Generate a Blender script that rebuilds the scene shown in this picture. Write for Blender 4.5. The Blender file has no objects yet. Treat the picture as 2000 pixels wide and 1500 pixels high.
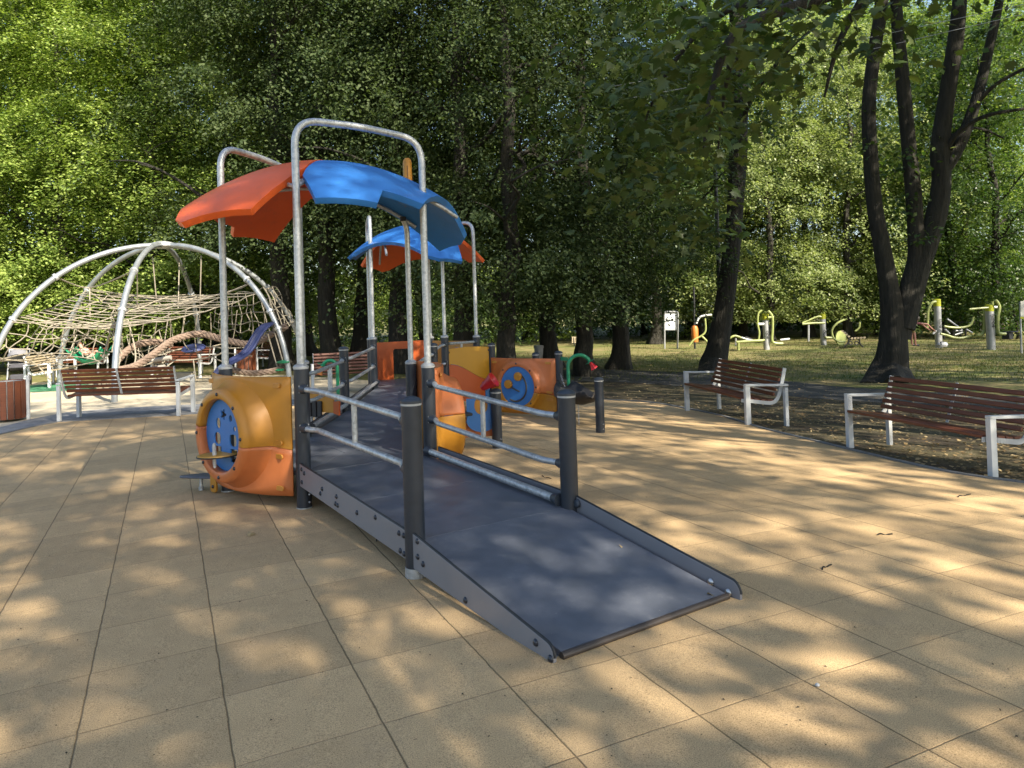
import bpy, bmesh, math, random
import numpy as np
from mathutils import Vector, Matrix
from math import sin, cos, pi, radians, atan2, sqrt, tanh, copysign, hypot

SC = bpy.context.scene
COL = SC.collection
rnd = random.Random(7)

# ------------------------------------------------------------------ camera
FPX, PPX, PPY = 1430.0, 977.0, 578.0            # focal length and principal point in photo pixels (2000 x 1500)
YAW, PIT, ROL = -.429, .018, -.0317
CAM = np.array([.3236, -3.596, 1.494])
_f = np.array([-sin(YAW)*cos(PIT), cos(YAW)*cos(PIT), sin(PIT)])
_r = np.array([cos(YAW), sin(YAW), 0.])
_u = np.cross(_r, _f)
RGT = cos(ROL)*_r + sin(ROL)*_u
UPV = -sin(ROL)*_r + cos(ROL)*_u
FWD = _f
cam_data = bpy.data.cameras.new('camera')
cam = bpy.data.objects.new('camera', cam_data)
COL.objects.link(cam)
cam_data.sensor_width = 36.0
cam_data.lens = FPX/2000*36.0
cam_data.shift_x = (1000-PPX)/2000
cam_data.shift_y = (PPY-750)/2000
cam_data.clip_end = 800
cam.matrix_world = Matrix(((RGT[0], UPV[0], -FWD[0], CAM[0]), (RGT[1], UPV[1], -FWD[1], CAM[1]),
                           (RGT[2], UPV[2], -FWD[2], CAM[2]), (0, 0, 0, 1)))
SC.camera = cam

# ------------------------------------------------------------------ sky, sun, exposure
SUN = np.array([.246, -.752, .612]); SUN /= np.linalg.norm(SUN)      # towards the sun
world = bpy.data.worlds.new('World'); SC.world = world; world.use_nodes = True
nt = world.node_tree; nt.nodes.clear()
sky = nt.nodes.new('ShaderNodeTexSky'); sky.sky_type = 'NISHITA'; sky.sun_disc = False
sky.sun_elevation = math.asin(SUN[2]); sky.sun_rotation = atan2(SUN[0], SUN[1])
sky.air_density = 1.0; sky.dust_density = 1.5
bg = nt.nodes.new('ShaderNodeBackground'); bg.inputs[1].default_value = .11
out = nt.nodes.new('ShaderNodeOutputWorld')
nt.links.new(sky.outputs[0], bg.inputs[0]); nt.links.new(bg.outputs[0], out.inputs[0])
sun_d = bpy.data.lights.new('sun', 'SUN'); sun_d.energy = 5.0; sun_d.angle = radians(.53); sun_d.color = (1, .90, .74)
sun_o = bpy.data.objects.new('sun', sun_d); COL.objects.link(sun_o)
sun_o.rotation_euler = Vector(SUN).to_track_quat('Z', 'Y').to_euler()
SC.view_settings.view_transform = 'Standard'; SC.view_settings.look = 'None'
SC.view_settings.exposure = 1.45; SC.view_settings.gamma = 1.0
cy = SC.cycles
cy.max_bounces = 6; cy.diffuse_bounces = 3; cy.glossy_bounces = 2; cy.transmission_bounces = 3; cy.transparent_max_bounces = 6
cy.use_denoising = True
cy.sample_clamp_indirect = 6.0; cy.caustics_reflective = False; cy.caustics_refractive = False

# ------------------------------------------------------------------ ground shape and placing
Q = (.0156, -.007, -.0059, -.0018, -.0006)
def _soft(u, a, b):
    t = abs(u)
    if t > a: t = a + b*tanh((t-a)/b)
    return copysign(t, u)
def gz(x, y):
    u = x-1; u = _soft(u, 6, 4) if u > 0 else _soft(u, 2, 2)
    v = _soft(y, 6, 5)
    return Q[0]*u+Q[1]*v+Q[2]*u*u+Q[3]*u*v+Q[4]*v*v
def ray(px, py): return RGT*((px-PPX)/FPX) + UPV*((PPY-py)/FPX) + FWD
def G(px, py):                                     # point of the ground seen there
    d = ray(px, py); t = 10.
    for _ in range(80):
        P = CAM+d*t
        if d[2] < -1e-4: t += (gz(P[0], P[1])-P[2])/d[2]*.7
        t = min(max(t, .5), 140)
    return CAM+d*t
def at(px, py, dep): return CAM+ray(px, py)*dep
def spot(px, dep):                                 # ground point under a picture column at a given distance
    P = at(px, 620, dep); return np.array([P[0], P[1], gz(P[0], P[1])])
def V3(p): return Vector((float(p[0]), float(p[1]), float(p[2])))

# ------------------------------------------------------------------ materials
MATS = {}
def node(nt, t, **kw):
    n = nt.nodes.new(t)
    for k, v in kw.items(): setattr(n, k, v)
    return n
def ramp(nt, stops, fac):
    r = nt.nodes.new('ShaderNodeValToRGB')
    while len(r.color_ramp.elements) > 1: r.color_ramp.elements.remove(r.color_ramp.elements[-1])
    r.color_ramp.elements[0].position = stops[0][0]; c = stops[0][1]; r.color_ramp.elements[0].color = (*c, 1)
    for p, c in stops[1:]:
        e = r.color_ramp.elements.new(p); e.color = (*c, 1)
    nt.links.new(fac, r.inputs[0]); return r
def base_mat(name):
    m = bpy.data.materials.new(name); m.use_nodes = True
    nt = m.node_tree; return m, nt, nt.nodes['Principled BSDF']
def noise(nt, scale, detail=3, rough=.55, coord='Object', stretch=None):
    tc = nt.nodes.new('ShaderNodeTexCoord')
    src = tc.outputs[coord]
    if stretch:
        mp = nt.nodes.new('ShaderNodeMapping'); mp.inputs['Scale'].default_value = stretch
        nt.links.new(src, mp.inputs[0]); src = mp.outputs[0]
    n = nt.nodes.new('ShaderNodeTexNoise'); n.inputs['Scale'].default_value = scale
    n.inputs['Detail'].default_value = detail; n.inputs['Roughness'].default_value = rough
    nt.links.new(src, n.inputs['Vector']); return n
def mix(nt, fac, a, b, mode='MIX'):
    n = nt.nodes.new('ShaderNodeMix'); n.data_type = 'RGBA'; n.blend_type = mode
    for sock, v in ((n.inputs[0], fac), (n.inputs[6], a), (n.inputs[7], b)):
        if isinstance(v, (int, float)): sock.default_value = v
        elif isinstance(v, tuple): sock.default_value = (*v, 1)
        else: nt.links.new(v, sock)
    return n.outputs[2]
def mth(nt, op, a, b=None, c=None):
    n = nt.nodes.new('ShaderNodeMath'); n.operation = op
    for i, v in enumerate((a, b, c)):
        if v is None: continue
        if isinstance(v, (int, float)): n.inputs[i].default_value = v
        else: nt.links.new(v, n.inputs[i])
    return n.outputs[0]
def bump(nt, bs, h, strength=.3, dist=.01):
    b = nt.nodes.new('ShaderNodeBump'); b.inputs['Strength'].default_value = strength; b.inputs['Distance'].default_value = dist
    nt.links.new(h, b.inputs['Height']); nt.links.new(b.outputs[0], bs.inputs['Normal'])
def plain(name, col, rough=.5, metal=0., var=.12, scale=6., bmp=0., bscale=120., spec=.5, dirt=0.):
    if name in MATS: return MATS[name]
    m, nt, bs = base_mat(name)
    n = noise(nt, scale, 5)
    lo = tuple(c*(1-var) for c in col); hi = tuple(min(1, c*(1+var)) for c in col)
    c = ramp(nt, [(.3, lo), (.7, hi)], n.outputs[0]).outputs[0]
    if dirt:
        n2 = noise(nt, scale*5, 6, .7)
        f = ramp(nt, [(.52, (0, 0, 0)), (.75, (dirt, dirt, dirt))], n2.outputs[0]).outputs[0]
        c = mix(nt, f, c, (.12, .10, .08))
    nt.links.new(c, bs.inputs['Base Color'])
    nr = noise(nt, scale*3, 4)
    r = mth(nt, 'MULTIPLY_ADD', nr.outputs[0], .25, rough-.12)
    nt.links.new(r, bs.inputs['Roughness'])
    bs.inputs['Metallic'].default_value = metal
    bs.inputs['Specular IOR Level'].default_value = spec
    if bmp:
        nb = noise(nt, bscale, 3); bump(nt, bs, nb.outputs[0], bmp, .003)
    MATS[name] = m; return m
def galvanised():
    m, nt, bs = base_mat('galvanised_steel')
    v = nt.nodes.new('ShaderNodeTexVoronoi'); v.inputs['Scale'].default_value = 45
    tc = nt.nodes.new('ShaderNodeTexCoord'); nt.links.new(tc.outputs['Object'], v.inputs['Vector'])
    n = noise(nt, 14, 6, .7)
    s = mth(nt, 'MULTIPLY_ADD', v.outputs['Color'], .35, mth(nt, 'MULTIPLY', n.outputs[0], .75))
    c = ramp(nt, [(.3, (.30, .32, .33)), (.52, (.46, .48, .49)), (.75, (.60, .62, .62))], s).outputs[0]
    nt.links.new(c, bs.inputs['Base Color'])
    bs.inputs['Metallic'].default_value = .55
    nt.links.new(mth(nt, 'MULTIPLY_ADD', s, .3, .28), bs.inputs['Roughness'])
    bump(nt, bs, n.outputs[0], .08, .003)
    MATS['galvanised_steel'] = m; return m
def wood(name, c1, c2, rough=.45):
    m, nt, bs = base_mat(name)
    n = noise(nt, 5, 6, .6, stretch=(1, 14, 14))
    oi = nt.nodes.new('ShaderNodeNewGeometry')
    f = mth(nt, 'MULTIPLY_ADD', oi.outputs['Random Per Island'], .35, mth(nt, 'MULTIPLY', n.outputs[0], .8))
    c = ramp(nt, [(.25, c1), (.8, c2)], f).outputs[0]
    nt.links.new(c, bs.inputs['Base Color']); bs.inputs['Roughness'].default_value = rough
    bump(nt, bs, n.outputs[0], .15, .002)
    MATS[name] = m; return m
def bark(name, c1, c2):
    m, nt, bs = base_mat(name)
    n = noise(nt, 3.2, 8, .65, stretch=(4.5, 4.5, .7))
    n2 = noise(nt, 1.2, 3)
    c = ramp(nt, [(.32, c1), (.52, tuple((a+b)/2 for a, b in zip(c1, c2))), (.72, c2)], n.outputs[0]).outputs[0]
    c = mix(nt, mth(nt, 'MULTIPLY', n2.outputs[0], .3), c, (.05, .055, .03))
    nt.links.new(c, bs.inputs['Base Color']); bs.inputs['Roughness'].default_value = .9
    bump(nt, bs, n.outputs[0], 1.0, .11)
    MATS[name] = m; return m
def leafmat(name, cols, trans, tw=.35, rough=.42, spec=.35):
    m = bpy.data.materials.new(name); m.use_nodes = True; nt = m.node_tree
    bs = nt.nodes['Principled BSDF']; o = nt.nodes['Material Output']
    g = nt.nodes.new('ShaderNodeNewGeometry')
    oi = nt.nodes.new('ShaderNodeObjectInfo')
    n = noise(nt, .55, 3)
    f = mth(nt, 'ADD', mth(nt, 'MULTIPLY', g.outputs['Random Per Island'], .55), mth(nt, 'MULTIPLY_ADD', n.outputs[0], .7, mth(nt, 'MULTIPLY', oi.outputs['Random'], .12)))
    k = len(cols)
    c = ramp(nt, [(.25+.6*i/(k-1), cols[i]) for i in range(k)], f).outputs[0]
    nt.links.new(c, bs.inputs['Base Color'])
    bs.inputs['Roughness'].default_value = rough; bs.inputs['Specular IOR Level'].default_value = spec
    t = nt.nodes.new('ShaderNodeBsdfTranslucent')
    nt.links.new(mix(nt, 1.0, c, trans, 'MULTIPLY'), t.inputs[0])
    ms = nt.nodes.new('ShaderNodeMixShader'); ms.inputs[0].default_value = tw
    nt.links.new(bs.outputs[0], ms.inputs[1]); nt.links.new(t.outputs[0], ms.inputs[2]); nt.links.new(ms.outputs[0], o.inputs[0])
    MATS[name] = m; return m

GALV = galvanised()
DARK = plain('anthracite_paint', (.022, .028, .038), .40, 0, .12, 8, .05, 300)
CAPM = plain('post_cap_plastic', (.035, .044, .058), .45)
RING = plain('pale_ring_plastic', (.42, .43, .43), .5)
BOARD = plain('grey_laminate_board', (.20, .20, .215), .42, 0, .06, 3, .03, 400)
EDGE = plain('black_board_edge', (.012, .013, .015), .55)
BOLT = plain('bolt_cap_plastic', (.02, .024, .034), .28)
STEEL = plain('bright_bolt_steel', (.5, .5, .5), .3, .8)
ORANGE = plain('orange_plastic', (.52, .155, .044), .45, 0, .07, 3, .06, 260, dirt=.06)
YELLOW = plain('amber_plastic', (.46, .20, .016), .45, 0, .07, 3, .06, 260, dirt=.06)
PADM = plain('amber_pad_plastic', (.50, .22, .035), .45)
RED_O = plain('orange_red_roof_plastic', (.74, .115, .018), .42, 0, .08, 2.5, .05, 200, dirt=.14)
BLUE = plain('blue_roof_plastic', (.035, .19, .56), .42, 0, .10, 2.5, .05, 200, dirt=.12)
BLUEP = plain('blue_laminate', (.035, .17, .47), .4, 0, .05)
FLATOR = plain('orange_laminate', (.46, .085, .012), .42, 0, .08, 2, dirt=.05)
FLATYE = plain('mustard_laminate', (.47, .24, .012), .4, 0, .06, 2)
REDP = plain('red_plastic', (.42, .012, .02), .35)
GREENP = plain('green_paint', (.01, .22, .10), .38)
RUBBER = plain('black_rubber', (.018, .018, .02), .65)
WHITEM = plain('pale_grey_metal', (.52, .54, .54), .42, 0, .05, 4, dirt=.08)
WOOD = wood('brown_slat_wood', (.065, .017, .008), (.185, .056, .021))
WOODP = wood('pale_slat_wood', (.30, .25, .17), (.46, .38, .26))
ROPE = plain('beige_net_rope', (.27, .24, .185), .85, 0, .2, 30)
ROPEB = plain('brown_braided_rope', (.20, .145, .11), .9, 0, .35, 25, .5, 200)
GALVD = plain('dull_dome_steel', (.30, .325, .34), .38, .5, .15, 6, 0, 100, dirt=.1)
NAVY = plain('navy_rubber', (.03, .04, .115), .45)
LIME = plain('lime_paint', (.29, .33, .11), .45)
LIMEC = plain('lime_cap_paint', (.36, .38, .02), .45)
MGREY = plain('machine_grey_steel', (.34, .35, .36), .4, .3)
IRON = plain('cast_iron', (.012, .012, .013), .5)
SKIN = plain('skin', (.50, .27, .19), .55)
LAMPM = plain('lamp_black_paint', (.02, .021, .023), .4)
BARK = bark('dark_bark', (.007, .006, .005), (.042, .035, .028))
BARKL = bark('grey_bark', (.035, .03, .025), (.17, .145, .115))
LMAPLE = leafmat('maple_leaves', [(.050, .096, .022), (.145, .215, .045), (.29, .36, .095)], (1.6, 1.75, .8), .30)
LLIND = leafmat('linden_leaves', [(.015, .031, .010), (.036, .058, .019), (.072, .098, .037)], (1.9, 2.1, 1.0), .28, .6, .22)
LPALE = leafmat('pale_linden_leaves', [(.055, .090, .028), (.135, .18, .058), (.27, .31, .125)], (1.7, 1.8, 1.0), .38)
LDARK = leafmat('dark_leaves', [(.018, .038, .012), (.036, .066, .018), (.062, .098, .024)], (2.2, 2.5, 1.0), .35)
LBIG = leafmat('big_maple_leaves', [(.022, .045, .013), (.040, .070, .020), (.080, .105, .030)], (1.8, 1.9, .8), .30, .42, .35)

# ------------------------------------------------------------------ mesh building
class MB:
    def __init__(s): s.v = []; s.f = []
    def add(s, vs, fs):
        o = len(s.v); s.v += [tuple(map(float, v)) for v in vs]; s.f += [tuple(i+o for i in f) for f in fs]; return s
    def box(s, c, size, M=None):
        x, y, z = size[0]/2, size[1]/2, size[2]/2
        vs = [Vector((a*x, b*y, d*z)) for d in (-1, 1) for a, b in ((-1, -1), (1, -1), (1, 1), (-1, 1))]
        if M is not None: vs = [M @ v for v in vs]
        vs = [v+Vector(c) for v in vs]
        return s.add(vs, [(0, 3, 2, 1), (4, 5, 6, 7), (0, 1, 5, 4), (1, 2, 6, 5), (2, 3, 7, 6), (3, 0, 4, 7)])
    def bar(s, p, q, w, h, up=(0, 0, 1)):           # rectangular bar from p to q
        p, q = V3(p), V3(q); d = (q-p); L = d.length; d.normalize()
        u = Vector(up); sx = d.cross(u)
        if sx.length < 1e-4: sx = d.cross(Vector((1, 0, 0)))
        sx.normalize(); u = sx.cross(d)
        M = Matrix((d, sx, u)).transposed()
        return s.box((p+q)/2, (L, w, h), M)
    def tube(s, pts, r, n=10, caps=True, closed=False, lobes=None):
        pts = [V3(p) for p in pts]; N = len(pts)
        rr = r if hasattr(r, '__len__') else [r]*N
        rings = []; ref = None
        for i, p in enumerate(pts):
            if closed: d = pts[(i+1) % N]-pts[i-1]
            else: d = pts[min(i+1, N-1)]-pts[max(i-1, 0)]
            d.normalize()
            if ref is None:
                ref = d.cross(Vector((0, 0, 1)))
                if ref.length < .05: ref = d.cross(Vector((1, 0, 0)))
            ref = ref - d*ref.dot(d); ref.normalize(); b = d.cross(ref)
            rings.append([p+(ref*cos(2*pi*k/n)+b*sin(2*pi*k/n))*rr[i]*(1+lobes[i]*(cos(2*pi*k/n*5+.6)+.6*cos(2*pi*k/n*3+2))) if lobes is not None else p+(ref*cos(2*pi*k/n)+b*sin(2*pi*k/n))*rr[i] for k in range(n)])
        vs = [v for R_ in rings for v in R_]; fs = []
        for i in range(N-1 if not closed else N):
            a, b = i*n, ((i+1) % N)*n
            for k in range(n): fs.append((a+k, a+(k+1) % n, b+(k+1) % n, b+k))
        if caps and not closed:
            fs.append(tuple(reversed(range(n)))); fs.append(tuple((N-1)*n+k for k in range(n)))
        return s.add(vs, fs)
    def lathe(s, prof, n=20, M=None, o=(0, 0, 0)):   # profile of (radius, height)
        vs = []; fs = []
        for r, z in prof:
            for k in range(n): vs.append(Vector((r*cos(2*pi*k/n), r*sin(2*pi*k/n), z)))
        for i in range(len(prof)-1):
            for k in range(n): fs.append((i*n+k, i*n+(k+1) % n, (i+1)*n+(k+1) % n, (i+1)*n+k))
        if prof[0][0] > 1e-5: fs.append(tuple(reversed(range(n))))
        if prof[-1][0] > 1e-5: fs.append(tuple((len(prof)-1)*n+k for k in range(n)))
        if M is not None: vs = [M @ v for v in vs]
        return s.add([v+V3(o) for v in vs], fs)
    def prism(s, poly, th, o, ex, ey, ez):           # flat polygon in the ex/ey plane, thickness along ez (centred)
        o, ex, ey, ez = V3(o), V3(ex), V3(ey), V3(ez); n = len(poly)
        a = [o+ex*x+ey*y-ez*th/2 for x, y in poly]; b = [v+ez*th for v in a]
        fs = [tuple(reversed(range(n))), tuple(range(n, 2*n))]+[(i, (i+1) % n, n+(i+1) % n, n+i) for i in range(n)]
        return s.add(a+b, fs)
    def build(s, name, m, parent=None, smooth=True, bevel=0., loc=None, seg=2):
        me = bpy.data.meshes.new(name); me.from_pydata(s.v, [], s.f)
        me.materials.append(m); bm = bmesh.new(); bm.from_mesh(me)
        bmesh.ops.recalc_face_normals(bm, faces=bm.faces); bm.to_mesh(me); bm.free()
        if smooth:
            me.shade_smooth(); me.set_sharp_from_angle(angle=radians(38))
        o = bpy.data.objects.new(name, me); COL.objects.link(o)
        if parent is not None: o.parent = parent
        if loc is not None: o.location = loc
        if bevel:
            b = o.modifiers.new('bevel', 'BEVEL'); b.width = bevel; b.segments = seg; b.limit_method = 'ANGLE'; b.angle_limit = radians(50)
        return o
def link(name, me, parent=None):
    o = bpy.data.objects.new(name, me); COL.objects.link(o)
    if parent is not None: o.parent = parent
    return o
def thing(name, label, cat, loc=(0, 0, 0), rz=0., group=None):
    o = bpy.data.objects.new(name, None); COL.objects.link(o); o.empty_display_size = .2
    o.location = tuple(map(float, loc)); o.rotation_euler = (0, 0, rz)
    return tag(o, label, cat, group)
def tag(o, label, cat, group=None):
    o['label'] = label; o['category'] = cat
    if group: o['group'] = group
    return o
def kind(o, k): o['kind'] = k; return o
def copy_tree(o, parent=None):
    c = o.copy(); COL.objects.link(c)
    if parent is not None: c.parent = parent
    for ch in list(o.children): copy_tree(ch, c)
    return c
def plate(name, outer, holes, th, m, o, ex, ey, parent=None, bev=.0):  # flat plate with cut-outs
    cu = bpy.data.curves.new('c', 'CURVE'); cu.dimensions = '2D'; cu.fill_mode = 'BOTH'; cu.extrude = th/2; cu.bevel_depth = bev
    for L in [outer]+list(holes):
        sp = cu.splines.new('POLY'); sp.points.add(len(L)-1); sp.use_cyclic_u = True
        for p, (x, y) in zip(sp.points, L): p.co = (x, y, 0, 1)
    t = bpy.data.objects.new('t', cu); COL.objects.link(t)
    me = bpy.data.meshes.new_from_object(t); me.name = name
    bpy.data.objects.remove(t); bpy.data.curves.remove(cu)
    ex, ey = V3(ex), V3(ey); ez = ex.cross(ey)
    M = Matrix(((ex.x, ey.x, ez.x, o[0]), (ex.y, ey.y, ez.y, o[1]), (ex.z, ey.z, ez.z, o[2]), (0, 0, 0, 1)))
    me.transform(M); me.materials.clear(); me.materials.append(m)
    me.shade_smooth(); me.set_sharp_from_angle(angle=radians(35))
    return link(name, me, parent)
def circ(x, y, r, n=24, ry=None, a0=0., a1=2*pi):
    full = abs(a1-a0-2*pi) < 1e-6
    return [(x+r*cos(a0+(a1-a0)*k/(n if full else n-1)), y+(ry or r)*sin(a0+(a1-a0)*k/(n if full else n-1))) for k in range(n)]
def rrect(x0, y0, x1, y1, r, n=4):
    P = []
    for cx, cy_, a in ((x1-r, y1-r, 0), (x0+r, y1-r, pi/2), (x0+r, y0+r, pi), (x1-r, y0+r, 3*pi/2)):
        P += [(cx+r*cos(a+pi/2*k/n), cy_+r*sin(a+pi/2*k/n)) for k in range(n+1)]
    return P
def bez(pts, n=8):                                   # smooth path through points
    pts = [V3(p) for p in pts]; out = []
    for i in range(len(pts)-1):
        p0, p1, p2, p3 = pts[max(i-1, 0)], pts[i], pts[i+1], pts[min(i+2, len(pts)-1)]
        for k in range(n):
            t = k/n
            out.append(.5*((2*p1)+(p2-p0)*t+(2*p0-5*p1+4*p2-p3)*t*t+(3*p1-p0-3*p2+p3)*t**3))
    out.append(pts[-1]); return out
def round_path(pts, r, n=6):                         # straight path with rounded corners
    pts = [V3(p) for p in pts]; out = [pts[0]]
    for i in range(1, len(pts)-1):
        a = (pts[i-1]-pts[i]); b = (pts[i+1]-pts[i])
        q = min(r, a.length*.49, b.length*.49); A = pts[i]+a.normalized()*q; B = pts[i]+b.normalized()*q
        for k in range(n+1):
            t = k/n; out.append(A*(1-t)**2+pts[i]*2*t*(1-t)+B*t*t)
    out.append(pts[-1]); return out

# ------------------------------------------------------------------ ground and surfaces
def sheet(name, poly, m, dz, step=.5):
    bm = bmesh.new()
    vs = [bm.verts.new((p[0], p[1], 0)) for p in poly]
    f = bm.faces.new(vs)
    xs = [p[0] for p in poly]; ys = [p[1] for p in poly]
    for ax, lo, hi in ((0, min(xs), max(xs)), (1, min(ys), max(ys))):
        t = math.ceil(lo/step)*step+1e-4
        while t < hi:
            co = [0, 0, 0]; co[ax] = t; no = [0, 0, 0]; no[ax] = 1
            bmesh.ops.bisect_plane(bm, geom=bm.verts[:]+bm.edges[:]+bm.faces[:], plane_co=co, plane_no=no); t += step
    bmesh.ops.triangulate(bm, faces=[f for f in bm.faces if len(f.verts) > 4])
    for v in bm.verts: v.co.z = gz(v.co.x, v.co.y)+dz
    bmesh.ops.recalc_face_normals(bm, faces=bm.faces)
    if sum(f.normal.z for f in bm.faces) < 0: bmesh.ops.reverse_faces(bm, faces=bm.faces)
    me = bpy.data.meshes.new(name); bm.to_mesh(me); bm.free(); me.materials.append(m); me.shade_smooth()
    o = link(name, me); o['kind'] = 'structure'; return o

def mat_tiles():
    m, nt, bs = base_mat('rubber_tiles')
    tc = nt.nodes.new('ShaderNodeTexCoord'); sx = nt.nodes.new('ShaderNodeSeparateXYZ')
    nw = noise(nt, 7, 3); wob = mth(nt, 'MULTIPLY_ADD', nw.outputs[0], .012, -.006)
    nt.links.new(tc.outputs['Object'], sx.inputs[0])
    def joint(ch, w):
        a = mth(nt, 'ADD', sx.outputs[ch], wob)
        f = mth(nt, 'FRACT', mth(nt, 'MULTIPLY', a, 2.0))
        d = mth(nt, 'ABSOLUTE', mth(nt, 'SUBTRACT', f, .5))       # .5 at the joint
        d = mth(nt, 'MULTIPLY', mth(nt, 'SUBTRACT', .5, d), .5)   # metres from the joint
        n = nt.nodes.new('ShaderNodeMapRange'); n.inputs[1].default_value = 0; n.inputs[2].default_value = w
        n.inputs[3].default_value = 1; n.inputs[4].default_value = 0; n.interpolation_type = 'SMOOTHSTEP'
        nt.links.new(d, n.inputs[0]); return n.outputs[0]
    ny = noise(nt, 1.7, 2)
    jx = joint(0, .0055); jy = mth(nt, 'MULTIPLY', joint(1, .0045), mth(nt, 'MULTIPLY_ADD', ny.outputs[0], 1.3, -.02))
    j = mth(nt, 'MAXIMUM', jx, jy)
    cell = nt.nodes.new('ShaderNodeCombineXYZ')
    nt.links.new(mth(nt, 'FLOOR', mth(nt, 'MULTIPLY', sx.outputs[0], 2.)), cell.inputs[0])
    nt.links.new(mth(nt, 'FLOOR', mth(nt, 'MULTIPLY', sx.outputs[1], 2.)), cell.inputs[1])
    wn = nt.nodes.new('ShaderNodeTexWhiteNoise'); nt.links.new(cell.outputs[0], wn.inputs[0])
    sp = noise(nt, 230, 2, .7); big = noise(nt, 1.1, 4); mid = noise(nt, 9, 5, .65)
    c = ramp(nt, [(.31, (.15, .105, .062)), (.43, (.43, .301, .158)), (.6, (.53, .370, .197)), (.72, (.68, .50, .30))], sp.outputs[0]).outputs[0]
    t = mth(nt, 'MULTIPLY_ADD', wn.outputs[0], .24, mth(nt, 'MULTIPLY_ADD', big.outputs[0], .34, mth(nt, 'MULTIPLY_ADD', mid.outputs[0], .34, .60)))
    cc = nt.nodes.new('ShaderNodeCombineXYZ')
    for i in range(3): nt.links.new(t, cc.inputs[i])
    c = mix(nt, 1., c, cc.outputs[0], 'MULTIPLY')
    st = noise(nt, 2.3, 6, .7); stf = ramp(nt, [(.55, (0, 0, 0)), (.8, (.5, .5, .5))], st.outputs[0]).outputs[0]
    c = mix(nt, stf, c, (.27, .21, .145))
    c = mix(nt, mth(nt, 'MULTIPLY', j, .78), c, (.075, .056, .034))
    nt.links.new(c, bs.inputs['Base Color']); bs.inputs['Roughness'].default_value = .92; bs.inputs['Specular IOR Level'].default_value = .2
    h = mth(nt, 'SUBTRACT', mth(nt, 'MULTIPLY', sp.outputs[0], .35), mth(nt, 'MULTIPLY', j, 1.6))
    bump(nt, bs, h, .55, .006)
    return m
def mat_ground(name, cols, scale, speck=None, bmp=.5, s2=40):
    m, nt, bs = base_mat(name)
    n = noise(nt, scale, 6, .65); n2 = noise(nt, s2, 4, .7)
    f = mth(nt, 'MULTIPLY_ADD', n2.outputs[0], .45, mth(nt, 'MULTIPLY', n.outputs[0], .6))
    k = len(cols)
    c = ramp(nt, [(.36+.32*i/(k-1), cols[i]) for i in range(k)], f).outputs[0]
    if speck:
        v = nt.nodes.new('ShaderNodeTexVoronoi'); v.inputs['Scale'].default_value = speck[1]
        tc = nt.nodes.new('ShaderNodeTexCoord'); nt.links.new(tc.outputs['Object'], v.inputs['Vector'])
        s = ramp(nt, [(.0, (1, 1, 1)), (speck[2], (1, 1, 1)), (speck[2]+.08, (0, 0, 0))], v.outputs['Distance']).outputs[0]
        s = mix(nt, 1., s, ramp(nt, [(.45, (0, 0, 0)), (.62, (1, 1, 1))], n.outputs[0]).outputs[0], 'MULTIPLY')
        c = mix(nt, s, c, speck[0])
    nt.links.new(c, bs.inputs['Base Color']); bs.inputs['Roughness'].default_value = .95; bs.inputs['Specular IOR Level'].default_value = .2
    bump(nt, bs, f, bmp, .03)
    return m
TILES = mat_tiles()
MEADOW = mat_ground('meadow', [(.065, .095, .024), (.125, .14, .042), (.20, .17, .075), (.28, .22, .115)], .55, None, .6, 14)
SOIL = mat_ground('soil', [(.030, .024, .016), (.062, .049, .034), (.085, .075, .038), (.13, .10, .066)], 1.1, ((.30, .24, .15), 22, .16), .9)
ASPH = mat_ground('asphalt', [(.045, .046, .044), (.066, .066, .063), (.09, .088, .082)], 1.3, None, .3, 120)
SAND = mat_ground('sand', [(.36, .31, .22), (.47, .41, .30), (.58, .51, .38)], 1.5, None, .9, 9)
COB = mat_ground('cobbles', [(.13, .135, .145), (.21, .215, .22), (.30, .30, .30)], 3, None, .9, 14)
KERB = mat_ground('kerb_concrete', [(.13, .13, .13), (.19, .19, .185), (.25, .245, .235)], 4, None, .3, 50)
GREENG = mat_ground('green_rubber', [(.07, .24, .12), (.12, .34, .18)], 3, None, .3, 60)

def terrain():
    def axis(lo, hi, step, far):
        a = list(np.arange(lo, hi+.01, step)); g = step
        while a[-1] < far: g *= 1.35; a.append(a[-1]+g)
        g = step
        while a[0] > -far: g *= 1.35; a.insert(0, a[0]-g)
        return a
    xs, ys = axis(-14, 32, .5, 260), axis(-8, 36, .5, 260)
    vs = [(x, y, gz(x, y)) for y in ys for x in xs]; n = len(xs)
    fs = [(j*n+i, j*n+i+1, (j+1)*n+i+1, (j+1)*n+i) for j in range(len(ys)-1) for i in range(n-1)]
    me = bpy.data.meshes.new('ground'); me.from_pydata(vs, [], fs); me.materials.append(MEADOW); me.shade_smooth()
    kind(link('ground', me), 'structure')
terrain()
def gp(L): return [tuple(G(x, y)[:2]) for x, y in L]
edge_left = gp([(0, 852), (60, 838), (115, 827), (200, 822), (290, 817), (350, 814), (420, 808), (600, 793), (800, 783)])
edge_right = gp([(1000, 779), (1080, 778), (1165, 782), (1230, 785), (1290, 791), (1400, 813), (1480, 838), (1600, 868), (1700, 893), (1850, 927), (2000, 949)])
near_pts = [(6.3, -2.5), (5.0, -5.5), (-3, -7), (-9, -2), (-9.5, 6), (-6.5, 9.0)]
pad = edge_left+edge_right+near_pts
sheet('rubber_paving', pad, TILES, .022)
def strip(path, w):                                 # polygon along a path, widened to its left
    out = []
    for i, p in enumerate(path):
        a = Vector(path[max(i-1, 0)]); b = Vector(path[min(i+1, len(path)-1)]); d = (b-a).normalized()
        out.append((p[0]-d.y*w, p[1]+d.x*w))
    return list(path)+out[::-1]
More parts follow.
